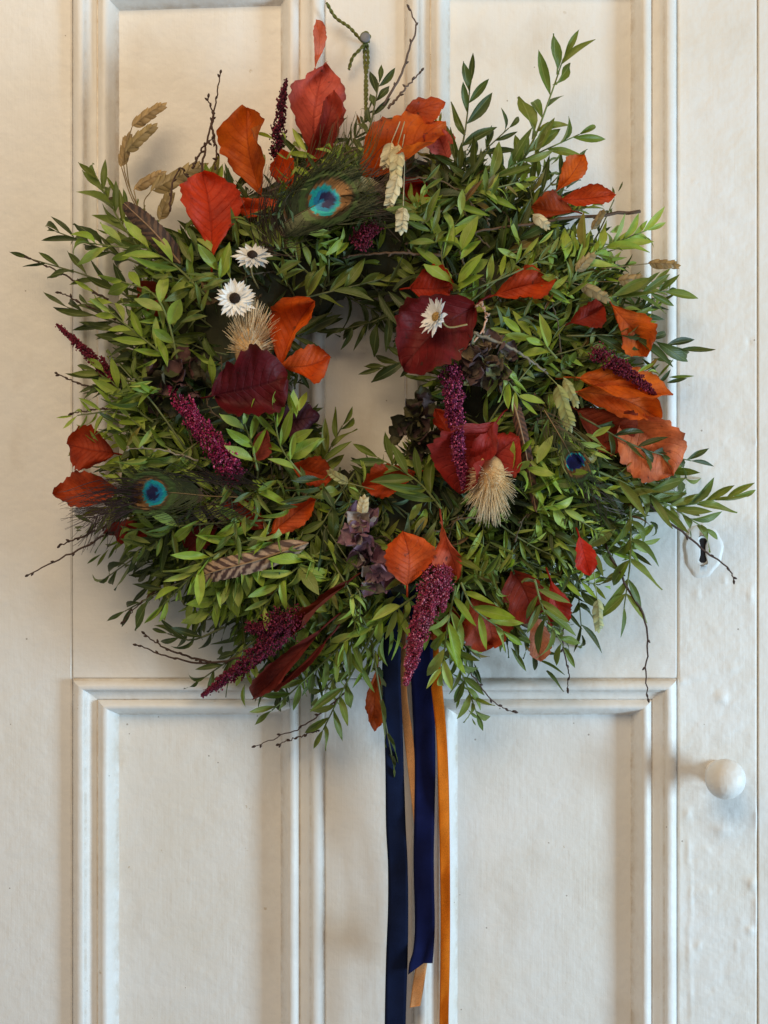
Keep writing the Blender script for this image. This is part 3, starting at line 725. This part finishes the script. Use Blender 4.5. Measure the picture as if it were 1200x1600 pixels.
amaranth([(925, 548, .086), (975, 578, .086), (1026, 618, .08)], 30, PL, PLH, 700, 5, 'plum flower spike on the folded orange leaf at right')
amaranth([(684, 885, .102), (660, 970, .096), (633, 1072, .082)], 44, sr(164, 54, 84), sr(220, 134, 154), 1900, 6, 'long rosy flower spike hanging over the ribbons')
amaranth([(690, 885, .10), (693, 915, .098), (692, 955, .094)], 30, sr(164, 54, 84), sr(220, 134, 154), 500, 16)
amaranth([(472, 955, .092), (400, 1025, .080), (314, 1088, .055)], 40, sr(112, 24, 58), PLH, 1200, 7, 'dark plum flower spike at the lower left')
amaranth([(445, 960, .09), (415, 982, .084), (385, 980, .08)], 40, sr(112, 24, 58), PLH, 400, 17)
amaranth([(560, 385, .086), (570, 365, .09), (588, 355, .086)], 34, PL, PLH, 420, 8)
amaranth([(350, 730, .09), (365, 750, .09), (378, 735, .088)], 26, sr(110, 34, 64), PLH, 260, 9)

# --- peacock feathers
def peacock(shaft, eye_t, size, label, seed=0, spread=1.0, up=1.0, dn=1.0, nb=150, dark=1.0, loose=.35, stray=(), dull=False):
    """shaft: (px,py,h) base to tip; the eye sits at parameter eye_t of the shaft"""
    r = random.Random(seed+300); N = 120
    sp = spline([P(*q) for q in shaft], N); tg = np.gradient(sp, axis=0); Lsh = np.sum(np.linalg.norm(np.diff(sp, axis=0), axis=1))
    ec_ = sp[int(eye_t*(N-1))]; T0 = nrm(tg[int(eye_t*(N-1))]); S0 = nrm(np.cross(T0, FRONT)); sz = size*S
    ke = int(eye_t*(N-1))-6; q = MB(); q.tube(sp[:ke], np.linspace(.0010, .0004, ke), 5, sr(104, 88, 60))
    root = mk('peacock_feather', q, m_pea, wreath, label=label)
    def colour(p, t):
        x = np.dot(p-ec_, T0)/sz; y = np.dot(p-ec_, S0)/sz
        rr = math.hypot(x, y)
        hx = x-.06
        if math.hypot(hx*1.1, y) < .34 and not (hx < -.14 and abs(y) < .09): return sr(16, 18, 66), 1
        if dull and math.hypot(x, y) < .50: return sr(22, 30, 92), 1
        if math.hypot((x+.02), y*.94) < .54: return (sr(12, 146, 150) if rr > .42 else sr(10, 110, 150)), 1
        if math.hypot((x-.20)*.92, y*1.1) < .74: return np.array(sr(122, 86, 46))*r.uniform(.8, 1.15), 1
        if math.hypot((x-.20)*.90, y*1.06) < .82: return sr(64, 56, 30), 1
        if math.hypot((x-.14)*.86, y*1.0) < .96: return np.array(sr(66, 84, 40))*r.uniform(.8, 1.1), 1
        g = r.uniform(.7, 1.25)*dark
        return (np.array(sr(52, 58, 32))*g if rr < 1.9 else np.array(sr(64, 50, 40))*g), 0
    eye = MB(); bar = MB()
    for k in range(nb):
        for s in (-1, 1):
            t = (k+r.random()*.6)/nb
            ti = .02+.98*t; i = min(N-1, int(ti*(N-1))); b = sp[i]; T = nrm(tg[i]); Sd = nrm(np.cross(T, FRONT))*s
            core = -2.0*sz < (ti-eye_t)*Lsh < 1.1*sz
            if not core and r.random() < .60: continue
            near = math.exp(-((ti-eye_t+.16)/.20)**2)
            ln = sz*(1.45+.75*near)*(up if s > 0 else dn)*r.uniform(.8, 1.15)*(1 if core else r.uniform(.9, 1.5))
            if ti > eye_t+.05: ln *= 1.0-.3*(ti-eye_t)
            a0 = .95*spread*(1-.35*ti)*r.uniform(.92, 1.08)*(1 if core else r.uniform(.75, 1.25)); lo = .05 if core else loose
            ns = 18; pos = b.copy(); ang = a0; rise = r.gauss(0, .12*lo*3); pts = []
            bend = (-.9 if ti < eye_t+.1 else -.2)*r.uniform(.7, 1.3)*spread+r.gauss(0, lo)
            for j in range(ns+1):
                pts.append(pos.copy())
                u = j/ns; an = a0+bend*u
                pos = pos+(T*math.cos(an)+Sd*math.sin(an)+FRONT*(.05+rise*u-.22*u*u*.4))*ln/ns
            pts = np.array(pts); v = []; f = []; c = []; ine = []
            for j, p in enumerate(pts):
                tt = nrm(pts[min(j+1, ns)]-pts[max(j-1, 0)]); w = nrm(np.cross(tt, FRONT))
                cl, e = colour(p, ti); wd = (.0011 if e else (.00055 if core and j < 9 else .00032))*(1-.5*j/ns)*size/34
                v += [p-w*wd, p+w*wd]; c += [cl, cl]; ine.append(e)
            for j in range(ns):
                (eye if ine[j] and ine[j+1] else bar).add([v[2*j], v[2*j+1], v[2*j+3], v[2*j+2]], [(0, 1, 2, 3)], [c[2*j], c[2*j+1], c[2*j+3], c[2*j+2]])
    for (cnt_, (ax0, ay0), (ax1, ay1), (ex0, ex1), (ey0, ey1), bow, cl) in stray:
        for k in range(cnt_):
            u = r.random(); x0 = ax0+(ax1-ax0)*u+r.uniform(-5, 5); y0 = ay0+(ay1-ay0)*u+r.uniform(-5, 5)
            x1 = x0+r.uniform(ex0, ex1); y1 = y0+r.uniform(ey0, ey1); hb = shaft[1][2]+r.uniform(-.004, .006); bw = bow*r.uniform(.4, 1.6)
            pl = spline([P(x0, y0, hb), P((x0+x1)/2-bw*(y1-y0)/100, (y0+y1)/2+bw*(x1-x0)/100, hb+.006), P(x1, y1, hb+r.uniform(-.004, .01))], 12)
            bar.tube(pl, np.linspace(.00036, .00014, 12), 3, np.array(cl)*r.uniform(.7, 1.3))
    mk('barbs', bar, m_pea, root, smooth=False, kind='stuff')
    mk('eye', eye, m_pea, root, smooth=False, label='teal and navy eye spot')
    ex, ey = pix(ec_); keep(ex, ey, size*(.7 if dull else 1.25), shaft[1][2]-.012)
    return root
peacock([(398, 392, .086), (440, 352, .098), (505, 315, .106), (560, 300, .10), (610, 300, .092)], .52, 39, 'peacock feather with its eye near the top of the wreath', 1, spread=1.1, up=1.1, dn=1.1, nb=190,
        stray=((34, (408, 395), (470, 345), (-22, 30), (-125, -70), -16, sr(70, 56, 44)), (60, (455, 300), (535, 280), (28, 78), (-110, -60), 10, sr(84, 86, 44)), (40, (520, 300), (560, 345), (40, 95), (-18, 26), 4, sr(74, 64, 46))))
peacock([(440, 778, .088), (340, 776, .096), (245, 770, .098), (185, 790, .085), (140, 815, .07)], .52, 33, 'peacock feather pointing left at the left edge', 2, spread=.95, up=1.1, dn=1.2, nb=170, dark=1.15,
        stray=((60, (225, 750), (215, 800), (-130, -60), (-15, 60), 8, sr(70, 52, 54)), (40, (300, 750), (420, 760), (-70, -40), (-35, 5), 6, sr(62, 54, 52)), (30, (300, 790), (400, 790), (-80, -40), (5, 40), -6, sr(62, 54, 52))))
peacock([(850, 640, .088), (880, 690, .10), (897, 722, .096), (925, 765, .090), (950, 800, .080)], .50, 25, 'dark peacock feather on the right side, half hidden', 3, spread=.8, nb=110, dark=.8, dull=True)

# --- barred feathers
def barred(poly, wid, c1, c2, bars, label, seed=0, tilt=0.0):
    r = random.Random(seed+500); n = 70; sp = spline([P(*q) for q in poly], n); tg = np.gradient(sp, axis=0)
    q = MB(); q.tube(sp+FRONT*.0006, np.linspace(.0009, .0004, n), 5, sr(150, 120, 90))
    root = mk('barred_feather', q, m_twig, wreath, label=label)
    mb = MB(); m = 11; v = []; c = []; gap = [r.uniform(.9, 1.1) for _ in range(n)]
    for i in range(n):
        t = i/(n-1); T = nrm(tg[i]); Sd = rot(nrm(np.cross(T, FRONT)), T, tilt); Nn = np.cross(Sd, T)
        hw = wid*.5*S*min(1, (t/.10)**.6+.15)*max(.05, (1-t**5))**.6*gap[i]**.5
        for k in range(m):
            u = 2*k/(m-1)-1; av = abs(u)
            p = sp[i]+Sd*u*hw+T*av*hw*.9-Nn*(.35*hw*av*av)+Nn*r.uniform(-.00015, .00015)
            v.append(p)
            b = math.sin((t*bars+.0-av*.32)*2*PI+r.uniform(-.7, .7)+.6*math.sin(t*23+seed)); g = r.uniform(.85, 1.15)
            c.append(np.array(c1 if b > .05 else c2)*g)
    mb.add(v, [(i*m+k, (i+1)*m+k, (i+1)*m+k+1, i*m+k+1) for i in range(n-1) for k in range(m-1)], c)
    mk('vane', mb, m_barr, root)
    for q_ in poly[:2] if seed > 1 else poly: keep(q_[0], q_[1], wid*.5, q_[2]-.004)
    return root
barred([(482, 848, .094), (400, 876, .098), (345, 890, .096), (306, 902, .088)], 32, sr(176, 146, 122), sr(78, 52, 46), 10, 'brown and beige barred feather at the lower left', 1)
barred([(282, 412, .078), (240, 362, .082), (194, 318, .07)], 30, sr(92, 68, 54), sr(50, 36, 34), 9, 'dark brown barred feather at the upper left', 2)
barred([(800, 620, .090), (818, 690, .093), (838, 800, .084)], 17, sr(104, 70, 52), sr(58, 38, 32), 16, 'narrow brown barred feather beside the right straw tuft', 3, .3)

# --- white strawflowers
def strawflower(cx, cy, h, rad, axis, disc, dcol, label, seed=0, close=0.0, stem=None):
    r = random.Random(seed+700); ax = nrm(np.array(axis, float)); c = P(cx, cy, h)
    a = nrm(np.cross(ax, [0.1, 0, 1])); b = np.cross(ax, a)
    st = MB(); e = stem or (cx+10, cy+50, h-.03)
    st.tube(spline([c-ax*.002, c-ax*.012+np.array([0, 0, -.004]), P(*e)], 10), .0008, 5, sr(150, 130, 80))
    root = mk('strawflower', st, m_twig, wreath, label=label)
    pe = MB()
    for ring, (n, rr, el) in enumerate(((18, 1.06, .03), (18, 1.0, .16), (15, .80, .36))):
        for k in range(n):
            q = 2*PI*(k+.5*(ring % 2)+r.uniform(-.12, .12))/n; o = a*math.cos(q)+b*math.sin(q)
            if r.random() < .07: continue
            elv = el+close+r.uniform(-.2, .2); d = o*math.cos(elv)+ax*math.sin(elv)
            n_ = nrm(ax-d*np.dot(ax, d)); s = np.cross(n_, d)
            L = rad*S*rr*r.uniform(.82, 1.08); w = L*r.uniform(.24, .33)
            v, f, u = LEAFV[(ring*3+k) % 3]
            w_ = np.minimum(1, .55+.9*u[:, 0])[:, None]
            pv = c+o*rad*S*.10+v[:, :1]*L*d+v[:, 1:2]*w*s*w_+(v[:, 2:3]*.5+.35*np.abs(u[:, 1:2])*.3)*w*n_
            g = r.uniform(.93, 1.0); cc = np.array([(.95, .95, .93)])*g
            pe.add(pv, f, np.repeat(cc, len(pv), 0), u)
    mk('petals', pe, m_papery, root)
    di = MB(); R_ = rad*S*disc
    for k in range(150):
        rr = math.sqrt(k/150); q = k*2.39996; p = c+ax*(.0022+.0028*(1-rr*rr))+(a*math.cos(q)+b*math.sin(q))*R_*rr
        g = r.uniform(.6, 1.3); di.add(OCT*R_*.13+p, OCF, np.array(dcol)*g)
    v = [c+ax*.0015+(a*math.cos(q)+b*math.sin(q))*R_ for q in np.linspace(0, 2*PI, 20, endpoint=False)]+[c+ax*.0048]
    di.add(v, [(k, (k+1) % 20, 20) for k in range(20)], np.array(dcol)*.6)
    mk('disc', di, m_ama, root)
    keep(cx, cy, rad*1.25, h-.012)
strawflower(367, 467, .100, 27, (.05, -1, .12), .29, sr(62, 46, 36), 'white strawflower with dark centre, facing forward', 1)
strawflower(394, 401, .096, 26, (.10, -.72, .66), .28, sr(66, 50, 38), 'white strawflower tilted upward, above its dark-centred neighbour', 2)
strawflower(684, 496, .112, 27, (-.72, -.60, .22), .25, sr(206, 170, 104), 'white strawflower seen from the side on the burgundy leaf', 3, close=.25, stem=(730, 507, .10))

# --- straw tufts
def tuft(cx, cy, h, core, axis, n, L, label, seed=0, spread=1.0):
    r = random.Random(seed+800); ax = nrm(np.array(axis, float)); c = P(cx, cy, h); a = nrm(np.cross(ax, [.1, -1, .1])); b = np.cross(ax, a)
    mb = MB(); v = []; f = []; m = 12
    for i in range(9):
        ph = PI*i/8
        for k in range(m):
            q = 2*PI*k/m; v.append(c+ax*(-math.cos(ph))*core*S*.75+(a*math.cos(q)+b*math.sin(q))*core*S*.5*math.sin(ph))
    mb.add(v, [(i*m+k, i*m+(k+1) % m, (i+1)*m+(k+1) % m, (i+1)*m+k) for i in range(8) for k in range(m)], sr(226, 186, 130))
    root = mk('straw_tuft', mb, m_straw, wreath, label=label); br = MB()
    for k in range(n):
        z = 1-1.25*r.random()**1.3; q = r.uniform(0, 2*PI); o = a*math.cos(q)+b*math.sin(q); sn = math.sqrt(max(0, 1-z*z))
        d = nrm(ax*(z*1.2+.35)+o*sn*spread)
        p0 = c+ax*z*core*S*.5+o*sn*core*S*.34
        l = L*S*r.uniform(.5, 1.1)*(.5+.65*max(0, z)); w = nrm(np.cross(d, [r.random(), r.random(), .3]))*l*.10*r.gauss(0, 1)
        pts = [p0+d*l*t+w*t*t for t in np.linspace(0, 1, 5)]
        g = r.uniform(.8, 1.12); br.tube(pts, np.linspace(.00038, .00014, 5), 3, np.array(sr(255, 234, 194))*g)
    mk('bristles', br, m_straw, root, kind='stuff')
    keep(cx+ax[0]*core, cy-ax[2]*core, core*1.3+L*.5, h-.02)
tuft(390, 546, .086, 44, (.10, -.30, .95), 520, 46, 'pale straw tuft standing above the broad burgundy leaf', 1, .95)
tuft(766, 744, .098, 44, (-.03, -.36, -.93), 620, 46, 'pale straw tuft hanging below the red leaf', 2, .85)

# --- dried grass heads
def grass(base, tip, wid, col, stalk=None, seed=0, label=None):
    r = random.Random(seed+900+int(base[0])); b, t_ = P(*base), P(*tip); ax = t_-b; L = np.linalg.norm(ax); ax = nrm(ax)
    s = nrm(np.cross(ax, FRONT)); mb = MB(); n = 9
    if stalk: mb.tube(spline([P(*q) for q in stalk]+[b], 14), .00045, 4, np.array(col)*.8)
    for k in range(2*n+1):
        t = k/(2*n); sd = 1 if k % 2 else -1
        ang = (.50 if k < 2*n else 0)*r.uniform(.8, 1.2); d = nrm(ax*math.cos(ang)+s*sd*math.sin(ang)+FRONT*r.uniform(-.05, .12))
        l = max(L*.30, wid*S*.85)*(1-.25*t); w = wid*S*.50*(1-.3*t)*min(1, .6+2*t)
        nn = nrm(rot(nrm(FRONT-d*np.dot(FRONT, d)), d, sd*.15)); ss = np.cross(nn, d)
        v, f, u = LEAFV[k % 3]; p = b+ax*L*.74*t+FRONT*.0007*(k % 2)+FRONT*.002*math.sin(PI*t)
        g = r.uniform(.75, 1.15)*(1-.18*(k % 2)); cv = np.array(col)*g
        cc = cv*(1.05-.35*np.abs(u[:, 1:2]) + .25*u[:, :1])
        mb.add(p+v[:, :1]*l*d+v[:, 1:2]*w*ss+v[:, 2:3]*w*nn*1.2+(.35*np.abs(v[:, 1:2]))*-w*nn, f, cc, u)
    mid = ((base[0]+tip[0])/2, (base[1]+tip[1])/2); keep(*mid, wid*1.2, base[2]-.006)
    return mk('grass_head', mb, m_papery, wreath, label=label)
TN, CRM, OLV = sr(176, 148, 100), sr(228, 216, 176), sr(160, 140, 92)
st0 = (240, 370, .05)
grass((206, 199, .026), (263, 158, .024), 22, TN, [st0, (205, 300, .03), (193, 250, .027)], 1)
grass((196, 238, .030), (248, 190, .027), 24, OLV, [st0, (205, 300, .032)], 2)
grass((190, 262, .024), (203, 203, .022), 20, TN, [st0, (206, 310, .03)], 3)
grass((209, 297, .036), (262, 266, .034), 22, TN, [st0, (218, 330, .04)], 4)
grass((235, 300, .038), (330, 252, .036), 26, OLV, [st0, (225, 320, .04)], 5)
grass((250, 345, .046), (268, 298, .044), 24, OLV, None, 6)
grass((612, 222, .092), (600, 262, .094), 22, CRM, [(625, 190, .075)], 7, 'cream grass head above the peacock eye')
grass((622, 225, .096), (618, 285, .098), 26, sr(206, 190, 140), [(632, 190, .078)], 8)
grass((622, 270, .098), (606, 328, .10), 24, CRM, [(632, 210, .085)], 9)
grass((598, 296, .092), (545, 280, .092), 22, sr(212, 200, 150), None, 10)
grass((630, 322, .10), (627, 362, .10), 24, CRM, [(632, 250, .09)], 11)
grass((832, 335, .078), (856, 355, .078), 20, CRM, None, 12)
grass((1012, 412, .05), (1066, 415, .045), 18, sr(168, 136, 84), [(940, 420, .06)], 13)
grass((965, 440, .06), (1008, 436, .055), 22, TN, [(910, 440, .065)], 14)
grass((905, 445, .08), (955, 470, .076), 22, sr(154, 134, 92), [(850, 430, .08)], 15)
grass((900, 425, .08), (928, 395, .076), 20, sr(160, 142, 100), None, 16)
grass((933, 935, .05), (936, 992, .045), 20, sr(190, 192, 138), [(925, 870, .06)], 17)
grass((565, 812, .098), (569, 776, .10), 20, CRM, None, 18)
grass((545, 755, .085), (510, 735, .085), 16, sr(170, 162, 104), [(585, 765, .08)], 19)
grass((870, 600, .094), (895, 680, .09), 22, sr(158, 156, 88), [(830, 560, .092)], 20)
grass((880, 590, .09), (905, 640, .088), 16, sr(170, 164, 100), None, 21)
grass((925, 360, .07), (945, 325, .065), 14, sr(150, 128, 80), None, 22)

# --- dried hydrangea
def hydrangea(cx, cy, h, rx, ry, n, cols, label, seed=0, ps=20):
    r = random.Random(seed+1000); mb = MB(); c0 = P(cx, cy, h)
    mb.tube(spline([c0, c0-FRONT*.015, c0-FRONT*.035+np.array([.004, 0, .004])], 6), .0015, 6, sr(90, 80, 50))
    root = mk('hydrangea_head', mb, m_twig, wreath, label=label)
    for k in range(n):
        q = k*2.4+r.uniform(-.3, .3); rr = math.sqrt((k+.3)/n); X, Y = rx*rr*math.cos(q), ry*rr*math.sin(q)
        c = P(cx+X, cy+Y, h+.016*(1-rr*rr)+r.uniform(-.003, .003)); ax = nrm(np.array([math.cos(q)*rr*.9, -1+.2*rr, -math.sin(q)*rr*.9])+np.array([r.gauss(0, .4), 0, r.gauss(0, .4)]))
        a = nrm(np.cross(ax, [.2, .1, 1])); b = np.cross(ax, a); fl = MB(); q0 = r.uniform(0, 6)
        for j in range(4):
            d0 = a*math.cos(q0+j*PI/2)+b*math.sin(q0+j*PI/2); el = r.uniform(.1, .9); d = d0*math.cos(el)+ax*math.sin(el)
            nn = nrm(ax-d*np.dot(ax, d)); ss = np.cross(nn, d); L = ps*S*r.uniform(.75, 1.2); W_ = L*r.uniform(.8, 1.05)
            v = []; u = []; m = 6; ph = r.uniform(0, 6); col = np.array(r.choice(cols))*r.uniform(.75, 1.2); cc = []
            for i in range(m+1):
                t = i/m; hw = .5*W_*max(.1, math.sin(PI*min(1, .12+.84*t)))**.7
                for s in range(m+1):
                    y = 2*s/m-1
                    v.append(c+d*L*(t-.12*y*y*t)+ss*hw*y+nn*(L*.22*t*t+hw*.45*y*y+.10*L*math.sin(6*t+5*y+ph)*abs(y))); cc.append(col*(1.1-.35*t*abs(y)))
            fl.add(v, [(i*(m+1)+s, (i+1)*(m+1)+s, (i+1)*(m+1)+s+1, i*(m+1)+s+1) for i in range(m) for s in range(m)], cc)
        mk('floret', fl, m_hyd, root)
    keep(cx, cy, max(rx, ry)*1.1, h-.004)
MV = [sr(142, 104, 120), sr(158, 122, 136), sr(120, 84, 100), sr(160, 140, 126)]
GB = [sr(74, 80, 48), sr(92, 84, 60), sr(104, 72, 70), sr(66, 62, 44)]
hydrangea(276, 598, .072, 44, 40, 16, GB, 'dried green and brown hydrangea on the left side', 1, 26)
hydrangea(757, 566, .086, 40, 34, 17, [sr(112, 92, 78), sr(128, 112, 88), sr(98, 76, 76), sr(120, 120, 80)], 'dried brown hydrangea below the burgundy leaf', 2, 22)
hydrangea(563, 838, .084, 18, 34, 8, MV, 'mauve dried hydrangea petals at the bottom centre', 3, 25)
hydrangea(590, 888, .082, 30, 24, 8, MV, 'mauve dried hydrangea beside the bright orange leaf', 4, 23)
hydrangea(655, 668, .062, 30, 36, 11, [sr(70, 66, 44), sr(84, 62, 58), sr(92, 88, 56)], 'dark dried hydrangea at the right of the opening', 5, 26)

# --- bare twigs
def twig(polys, r0=.0011, col=sr(74, 52, 42), seed=0, label=None):
    r = random.Random(seed+1100+int(polys[0][0][0])); mb = MB()
    for pl in polys:
        n = 26; sp = spline([P(*q) for q in pl], n); sp += np.array([[r.gauss(0, .0004) for _ in range(3)] for _ in range(n)])
        mb.tube(sp, np.linspace(r0, r0*.45, n), 5, np.array(col)*r.uniform(.85, 1.15))
        for k in range(4, n, 5):
            T = nrm(sp[k]-sp[k-1]); s = nrm(np.cross(T, FRONT))*(1 if k % 2 else -1)
            d = nrm(T+s*.6); p = sp[k]; mb.tube([p, p+d*.0012, p+d*.0026, p+d*.0036], [.0007, .0011, .0008, .0002], 5, np.array(col)*.8)
        d = nrm(sp[-1]-sp[-2]); p = sp[-1]; mb.tube([p, p+d*.0015, p+d*.003, p+d*.004], [.0006, .0012, .0009, .0002], 5, np.array(col)*.75)
    return mk('twig', mb, m_twig, wreath, label=label)
twig([[(312, 290, .05), (322, 225, .045), (335, 170, .04), (345, 115, .036)], [(330, 195, .042), (333, 180, .04), (325, 155, .038)], [(330, 195, .042), (338, 235, .045), (335, 262, .05)], [(300, 262, .05), (318, 230, .046), (331, 217, .044)]])
twig([[(600, 165, .05), (625, 120, .045), (640, 75, .042), (650, 42, .04), (639, 12, .038)], [(605, 170, .05), (632, 140, .046), (657, 112, .042)]], .0012, sr(96, 80, 72))
twig([[(265, 330, .06), (270, 285, .055), (282, 262, .052), (290, 275, .05)]], .0009)
twig([[(170, 470, .04), (105, 432, .035), (44, 403, .03)]])
twig([[(180, 500, .04), (130, 475, .036), (94, 457, .032)]])
twig([[(200, 620, .05), (130, 602, .04), (90, 584, .034)]])
twig([[(210, 640, .05), (150, 640, .04), (112, 646, .035)]])
twig([[(205, 815, .05), (150, 845, .042), (100, 870, .036), (46, 898, .03)], [(180, 815, .045), (130, 838, .04), (93, 852, .036)]], .0012)
twig([[(300, 900, .05), (230, 935, .042), (193, 971, .034)]], .0008)
twig([[(390, 1025, .05), (320, 1036, .042), (260, 1025, .036), (214, 1008, .032)], [(330, 1035, .043), (270, 1018, .038), (226, 992, .032)]])
twig([[(540, 1080, .045), (480, 1130, .035), (400, 1166, .028)], [(500, 1140, .035), (470, 1150, .03), (436, 1164, .026)]], .0008)
twig([[(990, 770, .055), (1050, 818, .05), (1100, 860, .045), (1135, 885, .042), (1147, 906, .04)]], .0012)
twig([[(945, 850, .05), (975, 910, .045), (1005, 960, .04), (1012, 1010, .036), (1008, 1050, .034), (1013, 1092, .032)]], .0012)
twig([[(878, 940, .05), (880, 1010, .042), (888, 1050, .036), (886, 1076, .034)]], .0009)
twig([[(735, 1050, .045), (765, 1090, .035), (785, 1105, .03), (802, 1112, .028)]], .0007)
twig([[(690, 400, .08), (620, 395, .085), (540, 400, .08)], [(1000, 330, .05), (860, 345, .075), (760, 360, .08), (640, 380, .084)]], .0016, sr(92, 70, 52))
twig([[(760, 500, .096), (745, 530, .10), (700, 558, .10), (697, 556, .098)], [(760, 500, .096), (757, 485, .097), (748, 476, .096)]], .0008, sr(196, 160, 140))
twig([[(420, 300, .07), (540, 240, .07), (640, 205, .06)]], .0012, sr(90, 72, 54))
twig([[(740, 520, .10), (800, 545, .10), (850, 580, .095)]], .0018, sr(120, 116, 104))
twig([[(310, 720, .09), (250, 703, .092), (200, 700, .09)]], .0009, sr(150, 140, 120))
for k in range(26):     # stems bound round the ring
    a = rnd.uniform(0, 2*PI); q = rnd.uniform(.25, .55)*rnd.choice((-1, 1)); r_ = rnd.uniform(190, 330)
    pl = []
    for j in range(4):
        b = a+q*j/3; rr = r_+rnd.uniform(-14, 14)
        pl.append((RC[0]+rr*math.cos(b), RC[1]-rr*1.02*math.sin(b), rnd.uniform(.066, .086)))
    twig([pl], .0009, sr(96, 80, 58), k)

# --- the mass of foliage
for kx, ky, kr, kh in ((622, 950, 34, .040), (650, 955, 36, .040), (620, 1010, 42, .036), (660, 1010, 46, .036), (640, 1070, 60, .03), (640, 1130, 60, .02)): keep(kx, ky, kr, kh)
RA = [0, 20, 40, 60, 75, 90, 110, 130, 150, 165, 180, 195, 210, 225, 240, 255, 270, 285, 300, 315, 330, 345, 360]
RR = [480, 470, 440, 395, 395, 390, 365, 390, 465, 450, 425, 435, 460, 475, 480, 500, 430, 500, 475, 480, 505, 515, 480]
def Rout(a): return float(np.interp(math.degrees(a) % 360, RA, RR))
def env(r): return .012+.078*math.sqrt(max(0, 1-((r-255)/(205 if r < 255 else 250))**2))
def hole(x, y): return ((x-566)/82)**2+((y-604)/104)**2 < 1
rf = random.Random(77); KA = np.array(KEEP)
def blocked(x, y, h):
    return bool(np.any(((KA[:, 0]-x)**2+(KA[:, 1]-y)**2 < KA[:, 2]**2) & (h > KA[:, 3])))
cnt = 0
for i in range(1040):
    a = rf.uniform(0, 2*PI) if rf.random() < .68 else math.radians(rf.uniform(200, 350)); layer = rf.random()
    r0 = rf.uniform(125, 355); inward = rf.random() < .13 and r0 < 200
    ox, oy = RC[0]+r0*math.cos(a), RC[1]-r0*math.sin(a)
    da = a+(PI if inward else 0)+rf.gauss(.15, .62)
    ln = rf.uniform(105, 235)*(.55 if inward else 1)
    tx, ty = ox+ln*math.cos(da), oy-ln*math.sin(da)
    rt = math.hypot(tx-RC[0], ty-RC[1]); lim = Rout(math.atan2(RC[1]-ty, tx-RC[0]))*(rf.uniform(.76, 1.0) if rf.random() < .8 else rf.uniform(1.0, 1.14))
    if rt > lim: k = lim/rt; tx, ty = RC[0]+(tx-RC[0])*k, RC[1]+(ty-RC[1])*k; rt = lim
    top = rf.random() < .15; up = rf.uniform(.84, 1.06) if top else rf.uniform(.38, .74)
    h0 = env(r0)*up*.92; h1 = max(.014, env(rt)*up+rf.uniform(-.004, .012))
    mx, my = (ox+tx)/2+rf.uniform(-14, 14), (oy+ty)/2+rf.uniform(-14, 14)
    if hole(ox, oy) or hole(tx, ty) or hole(mx, my): continue
    small = rf.random() < .3
    pts = spline([P(ox, oy, h0), P(mx, my, (h0+h1)/2+.008), P(tx, ty, h1)], 14)
    L = (rf.uniform(24, 38) if small else rf.uniform(40, 56) if top else rf.uniform(42, 68))*S
    pal = rf.choices('lmdb', (.46, .40, .06, .08) if top else (.02, .30, .63, .05))[0]; edge_ = rt > .86*lim  # deep sprigs get darker greens: shade between the sprays put into leaf colour
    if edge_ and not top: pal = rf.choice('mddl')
    over = rf.random() < .08
    stem_ok = not any(blocked(*pix(p), -p[1]) for p in pts[::4])
    if stem_ok: fm.tube(pts[::2], np.linspace(.0010, .0005, 7), 4, (.17, .19, .07) if pal in 'lm' else (.10, .11, .045))
    for (p, d, l, w) in sprig_nodes(pts, rf.randint(11, 16) if top else rf.randint(10, 16), L, rf.choice((.15, .18, .21, .32)) if top else rf.uniform(.12, .23), rf.uniform(.75, 1.1) if top else rf.uniform(.5, .85), rf, rf.random() < .6):
        mid = p+d*l*.55; x, y = pix(mid)
        if hole(x, y) or ((blocked(x, y, -mid[1]) or blocked(*pix(p+d*l), -(p+d*l)[1])) and not over): continue
        if mid[1] > -.006: continue
        dd, ss, nn = leaf_frame(d, FRONT+np.array([.25, 0, .1]), rf.gauss(0, .55))
        v, f, u = LEAFV[rf.randrange(8)]
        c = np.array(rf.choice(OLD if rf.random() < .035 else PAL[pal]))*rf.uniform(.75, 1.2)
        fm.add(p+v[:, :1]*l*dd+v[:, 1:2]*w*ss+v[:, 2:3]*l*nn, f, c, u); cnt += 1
fo = mk('foliage', fm, m_fol, wreath, kind='stuff', label='mass of small narrow green leaves')
print('hero leaves', nleaf, 'foliage leaves', cnt)
